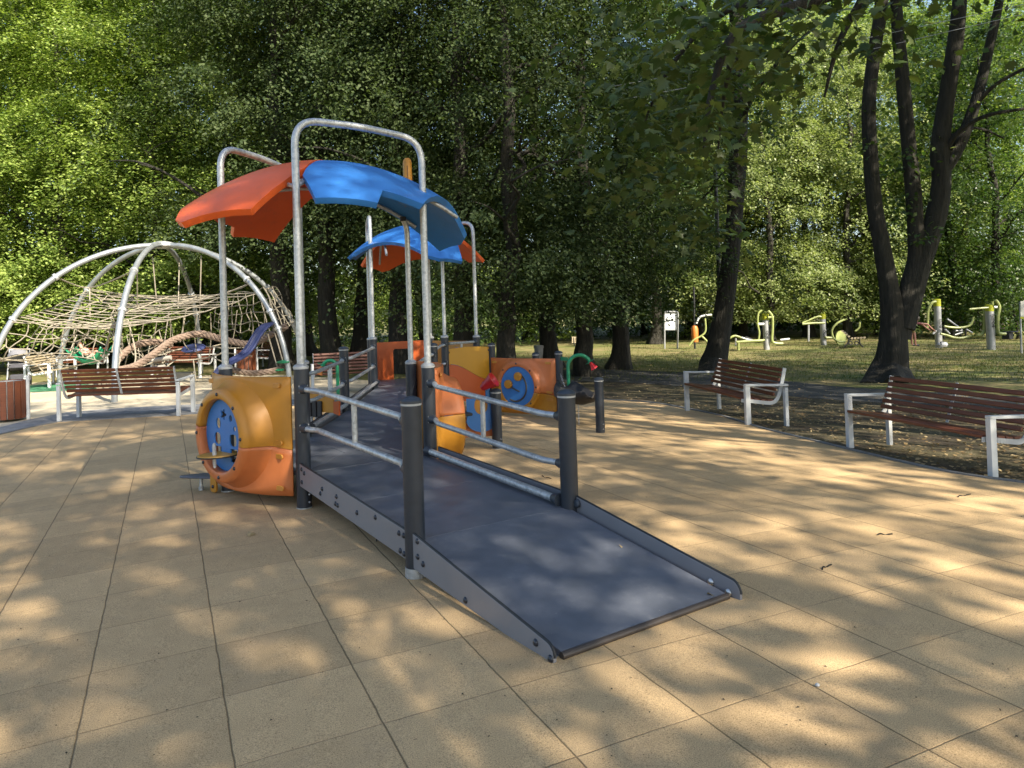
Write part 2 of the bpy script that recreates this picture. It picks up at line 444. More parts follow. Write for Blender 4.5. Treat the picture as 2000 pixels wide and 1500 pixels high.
def densify(path, n=6):
    return [(v.x, v.y) for v in bez([(p[0], p[1], 0) for p in path], n)]
er = densify(edge_right); el = densify(edge_left, 4)
def kerb(path, name):
    m = MB()
    for off0, off1, z in ((0, .06, .034),):
        L = strip(path, off1); n = len(path); B = L[n:][::-1]
        vs = []; fs = []
        for i in range(n):
            for (x, y), zz in ((path[i], -.05), (path[i], z), (B[i], z), (B[i], -.05)): vs.append((x, y, gz(x, y)+zz))
        for i in range(n-1):
            for k in range(3): fs.append((i*4+k, i*4+k+1, i*4+5+k, i*4+4+k))
        m.add(vs, fs)
    kind(m.build(name, KERB), 'structure')
kerb(er, 'kerb'); kerb(el, 'edging')
left_out = gp([(0, 836), (60, 820), (130, 806), (250, 797), (400, 790), (600, 780), (800, 774)])
sheet('cobbled_strip', [(-9.5, 6.1), (-6.5, 9.2)]+edge_left+left_out[::-1]+[(-7.5, 11)], COB, .012)
sheet('sand_area', left_out+gp([(800, 752), (700, 742), (560, 733), (420, 733), (300, 735), (190, 744), (80, 747), (0, 752)])+[(-14, 20), (-13, 13), (-7.5, 11)], SAND, .008)
sheet('green_rubber_mat', gp([(20, 768), (190, 762), (185, 752), (120, 750), (20, 756)]), GREENG, .016)
soil_in = gp([(1000, 779), (1165, 782), (1290, 791), (1400, 813), (1480, 838), (1600, 868), (1700, 893), (1850, 927), (2000, 949)])+[(6.6, -1.5), (6.3, -2.5)]
sheet('soil_strip', soil_in+[(11, -3), (12.5, 2.0)]+gp([(2000, 802), (1800, 792), (1650, 783), (1500, 771), (1300, 752), (1190, 745), (1000, 745)]), SOIL, .010)
sheet('asphalt_path', gp([(1000, 746), (1190, 746), (1300, 753), (1500, 772), (1650, 784), (1800, 793), (2000, 803)])+[(12.6, 2.0), (13, -6), (16, -6)]+gp([(2000, 776), (1800, 766), (1650, 757), (1500, 741), (1350, 729), (1190, 722), (1000, 722)]), ASPH, .016)

# ------------------------------------------------------------------ the play structure
def W2(p): return np.array([float(p[0]), float(p[1])])
def PT(mb, name, m, parent, **k):                    # part built in world coordinates
    o = mb.build(name, m, parent, **k)
    if parent.type == 'EMPTY': o.location = -parent.location
    return o
def unparent_loc(o, parent):
    if parent.type == 'EMPTY': o.location = -parent.location
    return o
def dome(n=10, r=.012):
    return [(r*1.15, 0), (r*1.15, .003), (r*.95, .007), (r*.6, .011), (0, .012)]
def bolt(parent, p, d, r=.012, m=None):
    q = Vector(d).to_track_quat('Z', 'Y').to_matrix()
    return MB().lathe(dome(r=r), 10, q, p).build('bolt', m or BOLT, parent)

PENT = {}
def pentagon(start, a0, s=1.1):
    pts = [np.array(start, float)]
    for k in range(4):
        t = a0+radians(72*k); pts.append(pts[-1]+s*np.array([cos(t), sin(t)]))
    return pts
A, D, E, Gp, F = pentagon((1.27, 2.24), radians(8))
O1 = sum([A, D, E, Gp, F])/5
ROT2 = radians(-110.3)
q728, q869 = np.array([3.2, 7.42]), np.array([4.16, 6.86])
E2 = None
pp = pentagon(q728, atan2(q869[1]-q728[1], q869[0]-q728[0]), 1.11)
D2, E2, G2, F2, A2 = pp                              # 728, 869, 921, 826, 712
O2 = sum(pp)/5
PS = thing('play_structure', 'ramped playground structure with orange and blue plastic roofs on grey posts', 'playground structure', (O1[0], O1[1], gz(*O1)))

def post(p, ztop, pipe=None, sleeve=True, r=.057, parent=None, z0=None):
    parent = parent or PS; x, y = p; zb = gz(x, y) if z0 is None else z0
    m = MB().lathe([(r, zb+.0), (r, ztop-.012)], 22, None, (x, y, 0))
    o = PT(m, 'post', DARK, parent)
    MB().lathe([(r+.002, ztop-.026), (r+.002, ztop-.014)], 22, None, (x, y, 0)).build('cap_ring', RING, o)
    if pipe: MB().lathe([(r+.004, ztop-.014), (r+.004, ztop-.008), (r*.85, ztop+.006), (.034, ztop+.014), (0, ztop+.014)], 22, None, (x, y, 0)).build('post_collar', GALV, o)
    else: MB().lathe([(r+.004, ztop-.014), (r+.004, ztop), (r*.8, ztop+.014), (r*.4, ztop+.022), (0, ztop+.024)], 22, None, (x, y, 0)).build('post_cap', CAPM, o)
    if sleeve: MB().lathe([(r+.003, zb-.02), (r+.003, zb+sleeve if not isinstance(sleeve, bool) else zb+.03)], 22, None, (x, y, 0)).build('base_sleeve', GALV, o)
    for k, h in enumerate((.07, .13)):
        d = np.array([CAM[0]-x, CAM[1]-y, 0]); d /= np.linalg.norm(d); c, s = cos(.7), sin(.7)
        d = np.array([c*d[0]-s*d[1], s*d[0]+c*d[1], 0])
        bolt(o, (x+d[0]*r, y+d[1]*r, zb+h), d, .007, STEEL)
    return o
B = np.array([1.56, .35]); AX = (D-A)/np.linalg.norm(D-A)
Cc = B+1.09*AX
post(A, 1.105, True); post(D, 1.04, True); post(E, 1.0, True); post(Gp, 1.03, True); post(F, 1.075, True)
post(B, 1.0, None, .075); post(Cc, .945)
for p, z in ((D2, 1.12), (E2, 1.115), (G2, 1.07), (F2, 1.05), (A2, 1.075)): post(p, z, True)
M1 = W2(at(671, 680, 9.0)); M2 = W2(at(846, 680, 9.5))
post(M1, 1.075); post(M2, 1.06)
P960 = W2(at(960, 680, 11.5)); P1091 = W2(at(1091, 690, 10.8)); P1045 = W2(at(1046, 690, 11.8))
post(P960, 1.494-(672-604)*11.5/FPX); post(P1091, 1.494-(688-600)*10.8/FPX); post(P1045, 1.494-(690-601)*11.8/FPX)

# pipes over the roofs
def arch(p, q, zp, zq, zb):
    p3, q3 = (p[0], p[1], zb), (q[0], q[1], zb)
    m_ = (p+q)/2
    path = round_path([p3, (p[0], p[1], zp), (m_[0], m_[1], (zp+zq)/2+.03), (q[0], q[1], zq), q3], .2, 8)
    return PT(MB().tube(path, .0295, 14), 'roof_arch', GALV, PS)
arch(A, D, 3.03, 2.97, 1.0); arch(F, Gp, 3.0, 2.93, 1.0)
arch(A2, D2, 2.98, 2.98, 1.0); arch(G2, F2, 2.95, 2.92, 1.0)
def stub(p, ztop, d):
    o = PT(MB().tube(round_path([(p[0], p[1], .95), (p[0], p[1], ztop-.1), (p[0]+d[0]*.06, p[1]+d[1]*.06, ztop)], .08), .027, 14), 'roof_pipe', GALV, PS)
    MB().lathe([(.030, ztop-.035), (.031, ztop+.008), (.02, ztop+.012), (0, ztop+.012)], 14, None, (p[0]+d[0]*.055, p[1]+d[1]*.055, 0)).build('end_cap', RUBBER, o)
stub(E, 2.44, (O1-E)); stub(E2, 2.40, (O2-E2))

SHELL_B = [(-.40, -.555), (-.47, -.68), (-.48, -1.0), (-.02, -1.11), (.09, -.96), (.41, -1.03), (.55, -.88), (1.43, .02), (1.47, .17), (1.40, .52), (.72, .52), (.39, .53)]
SHELL_O = [(-.41, -.55), (-.62, -.70), (-.93, -.88), (-1.35, -.51), (-1.37, -.38), (-1.15, .30), (-.86, .74), (-.67, .90), (-.66, 1.01), (-.21, 1.17), (.03, .67), (.38, .54)]
KU, KV = .30, .42
def roof_shell(O, ang, flip, m, ztop):
    bm = bmesh.new()
    f = bm.faces.new([bm.verts.new((x, y, 0)) for x, y in (SHELL_O if flip else SHELL_B)])
    for ax, lo, hi in ((0, -1.4, 1.5), (1, -1.2, 1.2)):
        t = lo
        while t < hi:
            co = [0, 0, 0]; co[ax] = t+.0013; no = [0, 0, 0]; no[ax] = 1
            bmesh.ops.bisect_plane(bm, geom=bm.verts[:]+bm.edges[:]+bm.faces[:], plane_co=co, plane_no=no); t += .03
    def sf(u, v):
        z = ztop-KU*u*u-KV*v*v
        r2 = (((u-.10)**2+(v+.42)**2) if not flip else ((u+.62)**2+(v-.45)**2))/.0080
        z -= .035*math.exp(-r2*r2)
        r3 = (((u-.85)**2+(v-.15)**2) if not flip else ((u+.75)**2+(v+.25)**2))/.0080; z -= (.035 if not flip else 0)*math.exp(-r3*r3)
        return z
    for v in bm.verts: v.co.z = sf(v.co.x, v.co.y)
    bmesh.ops.recalc_face_normals(bm, faces=bm.faces)
    if sum(fc.normal.z for fc in bm.faces) < 0: bmesh.ops.reverse_faces(bm, faces=bm.faces)
    me = bpy.data.meshes.new('roof_shell'); bm.to_mesh(me); bm.free()
    a = ang
    me.transform(Matrix.Translation((O[0], O[1], 0)) @ Matrix.Rotation(a, 4, 'Z')); me.materials.append(m)
    me.shade_smooth(); me.set_sharp_from_angle(angle=radians(38))
    o = link('roof_shell', me, PS); unparent_loc(o, PS)
    s = o.modifiers.new('solid', 'SOLIDIFY'); s.thickness = .055; s.offset = -1; s.use_even_offset = True
    b = o.modifiers.new('bevel', 'BEVEL'); b.width = .016; b.segments = 4; b.limit_method = 'ANGLE'; b.angle_limit = radians(50)
    return o
rb1 = roof_shell(O1, radians(8), False, BLUE, 2.87); ro1 = roof_shell(O1, radians(8), True, RED_O, 2.875)
rb2 = roof_shell(O2, radians(8)+ROT2, False, BLUE, 2.91); ro2 = roof_shell(O2, radians(8)+ROT2, True, RED_O, 2.915)
def roof_pt(O, ang, u, v, dz=0.):
    U = np.array([cos(ang), sin(ang)]); V = np.array([-sin(ang), cos(ang)])
    p = O+U*u+V*v; return (p[0], p[1], 2.86-KU*u*u-KV*v*v+dz)
for O, ang in ((O1, radians(8)), (O2, radians(8)+ROT2)):
    # curved carrying tubes just under the shells
    for v0, us in ((-.55, (-1.0, 1.0)), (.42, (-1.05, 1.05))):
        PT(MB().tube([roof_pt(O, ang, us[0]+(us[1]-us[0])*k/14, v0, -.085) for k in range(15)], .018, 10), 'roof_tube', GALV, PS)
    tp = roof_pt(O, ang, .90, .26)
    fin = PT(MB().lathe([(.036, tp[2]-.04), (.045, tp[2]), (.045, tp[2]+.40), (.040, tp[2]+.43), (.026, tp[2]+.45), (0, tp[2]+.457)], 18, None, tp[:2]+(0,)), 'finial', YELLOW, PS)
    d = np.array([CAM[0]-tp[0], CAM[1]-tp[1], 0]); d /= np.linalg.norm(d)
    sd = np.array([-d[1], d[0], 0])
    c = np.array(tp)+d*.043+np.array([0, 0, .24])
    MB().prism(rrect(-.006, -.13, .006, .13, .005, 2), .008, c, sd, (0, 0, 1), d).build('slot', plain('slot_shadow_plastic', (.17, .07, .005)), fin)
# short clamps from the front pipe to both shells
for p, O, ang in ((A, O1, radians(8)),):
    for uv in ((-.62, -.56), (-.36, -.60)):
        q = roof_pt(O, ang, *uv, -.05); PT(MB().tube([(p[0], p[1], 2.50), q], .016, 10), 'roof_clamp', GALV, PS)

# floors
ZD = .27
def floor_poly(name, pts, zs, th=.035, m=BOARD):
    mb = MB(); n = len(pts)
    top = [(p[0], p[1], z) for p, z in zip(pts, zs)]; bot = [(p[0], p[1], z-th) for p, z in zip(pts, zs)]
    mb.add(top+bot, [tuple(range(n)), tuple(range(2*n-1, n-1, -1))]+[(i, i+n, (i+1) % n+n, (i+1) % n) for i in range(n)])
    return PT(mb, name, m, PS, smooth=False, bevel=.0015, )
def deck_mat():
    m, nt, bs = base_mat('blue_grey_deck_board')
    n = noise(nt, 3.5, 7, .7); n2 = noise(nt, 160, 2, .6); n3 = noise(nt, 55, 4, .8)
    c = ramp(nt, [(.3, (.080, .090, .112)), (.55, (.112, .124, .152)), (.75, (.155, .165, .19))], n.outputs[0]).outputs[0]
    du = ramp(nt, [(.58, (0, 0, 0)), (.80, (.45, .45, .45))], noise(nt, 7, 8, .78).outputs[0]).outputs[0]
    c = mix(nt, du, c, (.26, .25, .235))
    sp = ramp(nt, [(.70, (0, 0, 0)), (.74, (1, 1, 1))], n3.outputs[0]).outputs[0]
    c = mix(nt, mth(nt, 'MULTIPLY', sp, .7), c, (.35, .34, .32))
    nt.links.new(c, bs.inputs['Base Color'])
    nt.links.new(mth(nt, 'MULTIPLY_ADD', n.outputs[0], .3, .30), bs.inputs['Roughness'])
    bump(nt, bs, n2.outputs[0], .25, .002); return m
DECK = deck_mat()
def inset(pts, d):
    c = sum(pts)/len(pts); return [p+(c-p)/np.linalg.norm(c-p)*d for p in pts]
P1 = inset([A, D, E, Gp, F], .02)
cut = .004
c1 = sum(P1)/5
mid_a = (P1[0]+P1[1])/2
# the deck is three boards meeting in radial seams
ctr = c1+(mid_a-c1)*.25
for pts in ([P1[0], P1[1], ctr], [P1[1], P1[2], P1[3], ctr], [P1[3], P1[4], P1[0], ctr]):
    floor_poly('deck', inset(pts, .003), [ZD]*len(pts), m=DECK)
rl_end, rr_end = np.array([1.77, -.89]), np.array([2.82, -.735])
def lerp(a, b, t): return a+(b-a)*t
ins = .035
zf = [ZD-.004, .232, .195, .035]
segs = [(A, D), (lerp(A, B, .52), lerp(D, Cc, .52)), (B, Cc), (rl_end, rr_end)]
zz = [ZD-.004, .248, .222, .062]
for i in range(3):
    (l0, r0), (l1, r1) = segs[i], segs[i+1]
    ax = (r0-l0)/np.linalg.norm(r0-l0); bx = (r1-l1)/np.linalg.norm(r1-l1)
    along = (l1-l0)/np.linalg.norm(l1-l0)*.0016
    floor_poly('ramp_floor', [l0+ax*.02+along, r0-ax*.02+along, r1-bx*.02-along, l1+bx*.02-along], [zz[i], zz[i], zz[i+1], zz[i+1]], m=DECK)
lip = PT(MB().tube([(rl_end[0]+.015, rl_end[1]-.008, .048), (rr_end[0]-.015, rr_end[1]-.008, .048)], .0165, 14), 'ramp_lip', plain('brown_worn_edge', (.055, .043, .036), .45), PS)
# bridge
bl = [Gp, M1, D2]; br = [E, M2, E2]
for i in range(2):
    z0, z1 = ((ZD-.004, .315), (.315, .36))[i]
    n = 2
    for k in range(n):
        t0, t1 = k/n, (k+1)/n
        l0, l1 = lerp(bl[i], bl[i+1], t0), lerp(bl[i], bl[i+1], t1); r0, r1 = lerp(br[i], br[i+1], t0), lerp(br[i], br[i+1], t1)
        e = (l1-l0)/np.linalg.norm(l1-l0)*.003; a_ = (r0-l0)/np.linalg.norm(r0-l0)*.03
        floor_poly('bridge_floor', [l0+e+a_, r0+e-a_, r1-e-a_, l1-e+a_], [lerp(z0, z1, t0)]*2+[lerp(z0, z1, t1)]*2, m=DECK)
floor_poly('deck', inset([D2, E2, G2, F2, A2], .02), [.36]*5, m=DECK)

# side boards
def side_board(p, q, za, zb, end=0., bolts=(), n=None, m=BOARD, off=0.):
    p, q = W2(p), W2(q); L = np.linalg.norm(q-p); ex = (q-p)/L; nx = np.array([ex[1], -ex[0]]) if n is None else n
    poly = [(0, za[0]), (L, zb[0])]
    if end:
        poly += [(L, zb[1]-end)]+[(L-end+end*sin(pi/2-a), zb[1]-end+end*cos(pi/2-a)+(za[1]-zb[1])/L*(end-end*sin(pi/2-a))) for a in np.linspace(pi/2, 0, 7)[::-1]][::1]
    else: poly += [(L, zb[1])]
    poly += [(0, za[1])]
    o3 = (p[0]+nx[0]*off, p[1]+nx[1]*off, 0)
    o = PT(MB().prism(poly, .016, o3, (ex[0], ex[1], 0), (0, 0, 1), (nx[0], nx[1], 0)), 'side_board', m, PS, smooth=False, bevel=.002)
    # dark core of the laminate along the upper edge
    k = 3 if end else 2
    edge = [(p[0]+nx[0]*off+ex[0]*s, p[1]+nx[1]*off+ex[1]*s, z+.001) for s, z in poly[k:]] if end else [(p[0]+nx[0]*off+ex[0]*s, p[1]+nx[1]*off+ex[1]*s, z+.001) for s, z in poly[2:]]
    MB().tube(edge, .0072, 6).build('board_edge', EDGE, o)
    for s, h in bolts:
        z = lerp(lerp(za[0], zb[0], s/L), lerp(za[1], zb[1], s/L), h)
        bolt(o, (p[0]+nx[0]*(off+.008)+ex[0]*s, p[1]+nx[1]*(off+.008)+ex[1]*s, z), (nx[0], nx[1], 0), .0145)
    return o
dA = (B-A)/np.linalg.norm(B-A); dE = (rl_end-B)/np.linalg.norm(rl_end-B)
nl = -AX; nr = AX
side_board(A+dA*.02, B-dA*.02, (.185, .355), (.115, .275), 0, ((.07, .82), (.13, .72), (.07, .25), (.52, .55), (.48, .30), (.80, .62), (.78, .30), (.82, .29), (1.16, .52), (1.45, .80), (1.78, .78), (1.84, .80), (1.79, .18), (1.84, .16)), nl, off=.035)
side_board(B+dE*.04, rl_end-dE*(-.02), (.085, .275), (.012, .10), .045, ((.06, .90), (.06, .45), (.12, .35), (.55, .2), (1.12, .62), (1.22, .40)), nl, off=.028)
dD = (Cc-D)/np.linalg.norm(Cc-D); dR = (rr_end-Cc)/np.linalg.norm(rr_end-Cc)
side_board(D+dD*.06, Cc-dD*.05, (.16, .335), (.11, .285), 0, (), nr, off=.05)
sb = side_board(Cc+dR*.04, rr_end+dR*.06, (.09, .295), (.012, .115), .05, (), nr, off=.02)
for s, z in ((1.13, .075), (1.24, .055)):
    p = Cc+dR*s; bolt(sb, (p[0]+AX[0]*.01, p[1]+AX[1]*.01, z), (-AX[0], -AX[1], 0), .017, STEEL)
bp = Cc+dR*.07
MB().lathe([(.028, 0), (.028, .015), (.018, .024), (0, .024)], 8, Vector((-AX[0], -AX[1], 0)).to_track_quat('Z', 'Y').to_matrix(), (bp[0]+AX[0]*.012, bp[1]+AX[1]*.012, .255)).build('nut_cover', CAPM, sb)
# feet of the ramp end
for p in (rl_end, rr_end):
    PT(MB().box((p[0]+.0, p[1]+.02, .012), (.05, .06, .05)), 'ramp_foot', GALV, PS, smooth=False, bevel=.005)
# bridge side boards
for L_, sgn in ((bl, -1), (br, 1)):
    for i in range(2):
        d = (L_[i+1]-L_[i])/np.linalg.norm(L_[i+1]-L_[i]); nn = np.array([d[1], -d[0]])*sgn
        z0, z1 = ((ZD, .315), (.315, .36))[i]
        side_board(L_[i]+d*.05, L_[i+1]-d*.05, (z0-.10, z0+.085), (z1-.10, z1+.085), 0, ((.08, .7), (1.7, .7)), nn, off=.03)

# handrails
def socket(parent, p, d, r=.026, back=True):
    q = Vector(d).to_track_quat('Z', 'Y').to_matrix()
    MB().lathe([(r*1.55, -.012), (r*1.5, 0), (r*1.25, .03), (r*1.02, .05), (r*1.02, .056)], 16, q, p).build('socket', CAPM, parent)
    if back: MB().prism(rrect(-.036, -.036, .036, .036, .012, 3), .008, V3(p)+Vector(d)*-.012, q @ Vector((1, 0, 0)), q @ Vector((0, 1, 0)), d).build('socket_plate', RING, parent)
def rail(p, q, zp, zq, r=.021, off=0., nrm=(0, 0), m=None, bow=.045):
    p, q = W2(p), W2(q); L = np.linalg.norm(q-p); d = (q-p)/L; n = np.array(nrm)
    a, b = p+d*.055+n*off, q-d*.055+n*off
    s = (zq-zp)/L
    path = round_path([(*a, zp), (*(a+d*.07), zp), (*(a+d*.16+n*bow), zp+s*.16), (*(b-d*.16+n*bow), zq-s*.16), (*(b-d*.07), zq), (*b, zq)], .05, 4)
    o = PT(MB().tube(path, r, 12), 'handrail', m or GALV, PS)
    socket(o, (*a, zp), (d[0], d[1], 0), back=bow > 0); socket(o, (*b, zq), (-d[0], -d[1], 0), back=bow > 0)
    return o
def strut(p, q, t, z0, z1, nrm=(0, 0), bow=.045):
    x = lerp(W2(p), W2(q), t)+np.array(nrm)*bow
    PT(MB().tube([(*x, z0), (*x, z1)], .019, 10), 'rail_strut', GALV, PS)
rail(A, B, .925, .875, nrm=AX); rail(A, B, .625, .605, nrm=AX); strut(A, B, .5, .615, .90, AX)
rail(D, Cc, .88, .79, nrm=-AX); rail(D, Cc, .575, .485, nrm=-AX); strut(D, Cc, .5, .53, .835, -AX)
rail(D+dD*.0-AX*.05, Cc-AX*.05, .315, .265, r=.026, bow=.0)
for L_, sgn in ((bl, 1), (br, -1)):
    for i in range(2):
        d = (L_[i+1]-L_[i])/np.linalg.norm(L_[i+1]-L_[i]); nn = np.array([d[1], -d[0]])*sgn
        z0, z1 = ((ZD, .315), (.315, .36))[i]
        for h in (.62, .34): rail(L_[i], L_[i+1], z0+h, z1+h, nrm=nn)
        rail(L_[i]+nn*.05, L_[i+1]+nn*.05, z0+.085, z1+.085, r=.024, bow=0.)
strut(Gp, M1, .62, ZD+.36, ZD+.64, nrm=(.03, -.02))
gh = rail(E2, G2, .99, .97, bow=0.); strut(E2, G2, .5, .75, .98)

# moulded panels with a round bulge
def bubble(p0, p1, s0, s1, z0, z1, n, up, lo, R=.37, depth=.14, noff=.065, tilt=.18, split=.0, pads=True, bow=.15):
    p0, p1 = W2(p0), W2(p1); ex = (p1-p0)/np.linalg.norm(p1-p0); n = np.array(n, float)
    hw, hh = (s1-s0)/2, (z1-z0)/2; sc, zc = (s0+s1)/2, (z0+z1)/2
    rin = R*.775
    prof = [(rin, depth*.45), (rin, depth-.02), (rin+.008, depth-.004), (rin+.02, depth), (R-.025, depth), (R-.006, depth-.012), (R+.006, depth-.03)]
    for k in range(1, 9): prof.append((R+.006+.06*(k/8)**1.8, (depth-.03)*(1-(k/8)**1.2)))
    ang = sorted(set([2*pi*k/72 for k in range(72)]+[atan2(hh*b, hw*a) % (2*pi) for a in (-1, 1) for b in (-1, 1)]))
    N = len(ang); rings = []
    def rect(a): return min(hw/max(abs(cos(a)), 1e-6), hh/max(abs(sin(a)), 1e-6))
    for r, d in prof: rings.append([(min(r, .985*rect(a))*cos(a), min(r, .985*rect(a))*sin(a), d if r < .985*rect(a) else min(d, .02)) for a in ang])
    for t in (.5, 1.0):
        rings.append([(lerp(min(prof[-1][0], .985*rect(a)), rect(a), t)*cos(a), lerp(min(prof[-1][0], .985*rect(a)), rect(a), t)*sin(a), 0) for a in ang])
    def w(s, t, d):
        q_ = max(0., min(1.15, d/depth)); bs_ = bow*(1-(s/hw)**2); d = noff+bs_*(1-min(1, q_))+bow*min(1, q_)+d; p = p0+ex*(sc+s)+n*d; return (p[0], p[1], zc+t)
    vs = [w(*q) for R_ in rings for q in R_]
    fs = [(i*N+k, i*N+(k+1) % N, (i+1)*N+(k+1) % N, (i+1)*N+k) for i in range(len(rings)-1) for k in range(N)]
    res = []
    zs = zc+split
    for nm, m, sg in (('upper_panel', up, 1), ('lower_panel', lo, -1)):
        me = bpy.data.meshes.new(nm); me.from_pydata(vs, [], fs)
        bm = bmesh.new(); bm.from_mesh(me)
        pn = Vector((ex[0]*tilt, ex[1]*tilt, 1)).normalized()
        c = p0+ex*sc
        bmesh.ops.bisect_plane(bm, geom=bm.verts[:]+bm.edges[:]+bm.faces[:], plane_co=(c[0], c[1], zs+.0025*sg), plane_no=pn, clear_inner=sg > 0, clear_outer=sg < 0)
        bmesh.ops.recalc_face_normals(bm, faces=bm.faces)
        if sum(f.normal.x*n[0]+f.normal.y*n[1] for f in bm.faces) < 0: bmesh.ops.reverse_faces(bm, faces=bm.faces)
        bm.to_mesh(me); bm.free(); me.materials.append(m); me.shade_smooth(); me.set_sharp_from_angle(angle=radians(45))
        o = link(nm, me, PS); unparent_loc(o, PS)
        sd = o.modifiers.new('solid', 'SOLIDIFY'); sd.thickness = .018; sd.offset = -1
        res.append(o)
    for k in range(8):
        a = pi/2+2*pi*k/8+.0; s, t = cos(a)*(rin+R)/2, sin(a)*(rin+R)/2
        owner = res[0] if t+tilt*s > split else res[1]
        bolt(owner, w(s, t, depth), (n[0], n[1], 0), .013)
    if pads:
        q = [(hw-.11, hh-.065, 0), (-hw+.10, hh-.065, 0), (hw-.10, -.0+split-tilt*hw+.055, 0), (hw-.10, split-tilt*hw-.05, 1), (hw-.10, -hh+.06, 1), (-hw+.22, -hh+.06, 1)]
        for s, t, i in q:
            c = w(s, t, .003); MB().prism(rrect(-.05, -.019, .05, .019, .019, 5), .014, c, (ex[0], ex[1], 0), (0, 0, 1), (n[0], n[1], 0)).build('moulded_pad', PADM, res[i], bevel=.003)
    fr = dict(c=lambda d: w(0, 0, d), ex=(ex[0], ex[1], 0), n=(n[0], n[1], 0), rin=rin, depth=depth, w=w, parts=res)
    return fr
nFA = np.array([-.88, -.475]); nFA /= np.linalg.norm(nFA)
fa = bubble(F, A, -.12, 1.045, .10, 1.02, nFA, YELLOW, ORANGE, split=.0)
exl = tuple(-v for v in fa['ex'])
flower = [(.045*(1+.35*cos(5*t))*cos(t)*.8-.02, .045*(1+.35*cos(5*t))*sin(t)*.8+.16) for t in np.linspace(0, 2*pi, 41)[:-1]]
hol = [circ(-.10, .085, .036, 16, .045), circ(.085, .135, .024, 14, .028), circ(.14, .055, .018, 12, .022), flower,
       rrect(-.165, -.085, -.065, .01, .04), rrect(-.16, -.20, -.06, -.10, .006), rrect(.065, -.085, .165, .01, .03), rrect(.075, -.21, .175, -.105, .006)]
# FA plate seen from outside: x runs along F->A
pl = plate('play_plate', circ(0, 0, fa['rin']+.004, 48), hol, .012, BLUEP, fa['c'](fa['depth']-.07), fa['ex'], (0, 0, 1), PS); unparent_loc(pl, PS)
tb = fa['w'](.02, -.145, fa['depth']+.01)
tbl = PT(MB().lathe([(.0, -.006), (.155, -.006), (.16, 0), (.155, .006), (0, .006)], 30, Matrix.Diagonal((1, .8, 1)), tb), 'play_table', plain('mustard_table_laminate', (.40, .22, .03), .5), PS)
MB().lathe([(.163, -.010), (.165, -.004), (.163, .001), (.158, .001)], 30, Matrix.Diagonal((1, .8, 1)), tb).build('table_edge', EDGE, tbl)
pin = fa['w'](.03, -.15, fa['depth']+.05)
PT(MB().lathe([(0, -.095), (.011, -.085), (.014, -.05), (.014, .0), (.017, .03), (.014, .04), (.017, .075), (.012, .10), (0, .107)], 12, None, pin), 'turning_pin', RING, PS)
nDE = np.array([cos(radians(-10)), sin(radians(-10))])
de = bubble(D, E, .0, 1.08, -.02, 1.0, nDE, ORANGE, YELLOW, split=.08, tilt=0.0)
pl = plate('play_plate', circ(0, 0, de['rin']+.004, 40), [circ(.1, .1, .05)], .012, BLUEP, de['c'](de['depth']-.075), de['ex'], (0, 0, 1), PS); unparent_loc(pl, PS)
vv = (P1091-P960); vv /= np.linalg.norm(vv); nS = np.array([vv[1], -vv[0]])
if nS @ (CAM[:2]-P960) < 0: nS = -nS
zt, zb_ = 1.494-(698-601)*11.1/FPX, 1.494-(805-601)*11.1/FPX
sm = bubble(P960, P1091, .0, np.linalg.norm(P1091-P960)-.03, zb_, zt, nS, ORANGE, YELLOW, R=.385, depth=.08, split=-.02, tilt=.2, noff=.05, bow=.08)
# smiling disc
sgn = 1 if (RGT[:2] @ vv) > 0 else -1
ex3 = Vector((vv[0]*sgn, vv[1]*sgn, 0)); nS3 = Vector((nS[0], nS[1], 0))
sc3 = Vector(sm['c'](sm['depth']-.03))
disc = PT(MB().lathe([(0, -.006), (sm['rin']+.003, -.006), (sm['rin']+.003, .006), (0, .006)], 48, nS3.to_track_quat('Z', 'Y').to_matrix(), sc3), 'smiley_disc', BLUEP, PS)
TRK = plain('dark_track', (.05, .045, .03), .7)
def smp(x, y, d=.007): return sc3+ex3*x+Vector((0, 0, y))+nS3*d
arc = [smp(.205*cos(a)-.045, .215*sin(a)-.01) for a in np.linspace(radians(62), radians(-118), 26)]
MB().tube(arc, [.013]*26, 8).build('smile_track', TRK, disc)
MB().tube([smp(-.10, -.02), smp(-.03, -.055), smp(.035, -.075)], .012, 8).build('smile_track', TRK, disc)
for x, y in ((.025, .15), (-.155, .03)):
    k = MB().lathe([(.066, 0), (.066, .035), (.058, .042), (0, .044)], 24, nS3.to_track_quat('Z', 'Y').to_matrix(), smp(x, y, .006)).build('sliding_knob', YELLOW, disc)

# flat laminate panels around the far deck
def flat(name, p, q, poly, m, holes=(), th=.016, off=0., n=None):
    p, q = W2(p), W2(q); ex = (q-p)/np.linalg.norm(q-p); nn = np.array([ex[1], -ex[0]]); p = p+nn*off
    o = plate(name, poly, holes, th, m, (p[0], p[1], 0), (ex[0], ex[1], 0), (0, 0, 1), PS); unparent_loc(o, PS); return o
L2 = np.linalg.norm(F2-A2)
flat('door_panel', A2, F2, rrect(.03, .24, L2-.03, .995, .02), FLATOR, [rrect(.40, .255, .70, .87, .04)])
flat('side_panel', A2, D2, rrect(.05, .26, L2-.05, .99, .03), FLATOR, [rrect(.3, .4, .8, .8, .05)])
bk = flat('window_panel', F2, G2, rrect(.03, .24, L2-.03, .98, .02), plain('tan_orange_laminate', (.50, .25, .06), .45))
flat('round_window', F2, G2, circ(.68, .68, .19, 32), BLUEP, [circ(.68, .68, .05)], off=.02)
Lw = np.linalg.norm(P960-E2)
wave = [(Lw*t, .245+.33+.11*cos(pi*min(1, max(0, (t-.12)/.8)))-.06*t) for t in np.linspace(0.04, .96, 22)]
top = [(Lw*t, .905+.025*sin(pi*t)) for t in np.linspace(.96, .04, 12)]
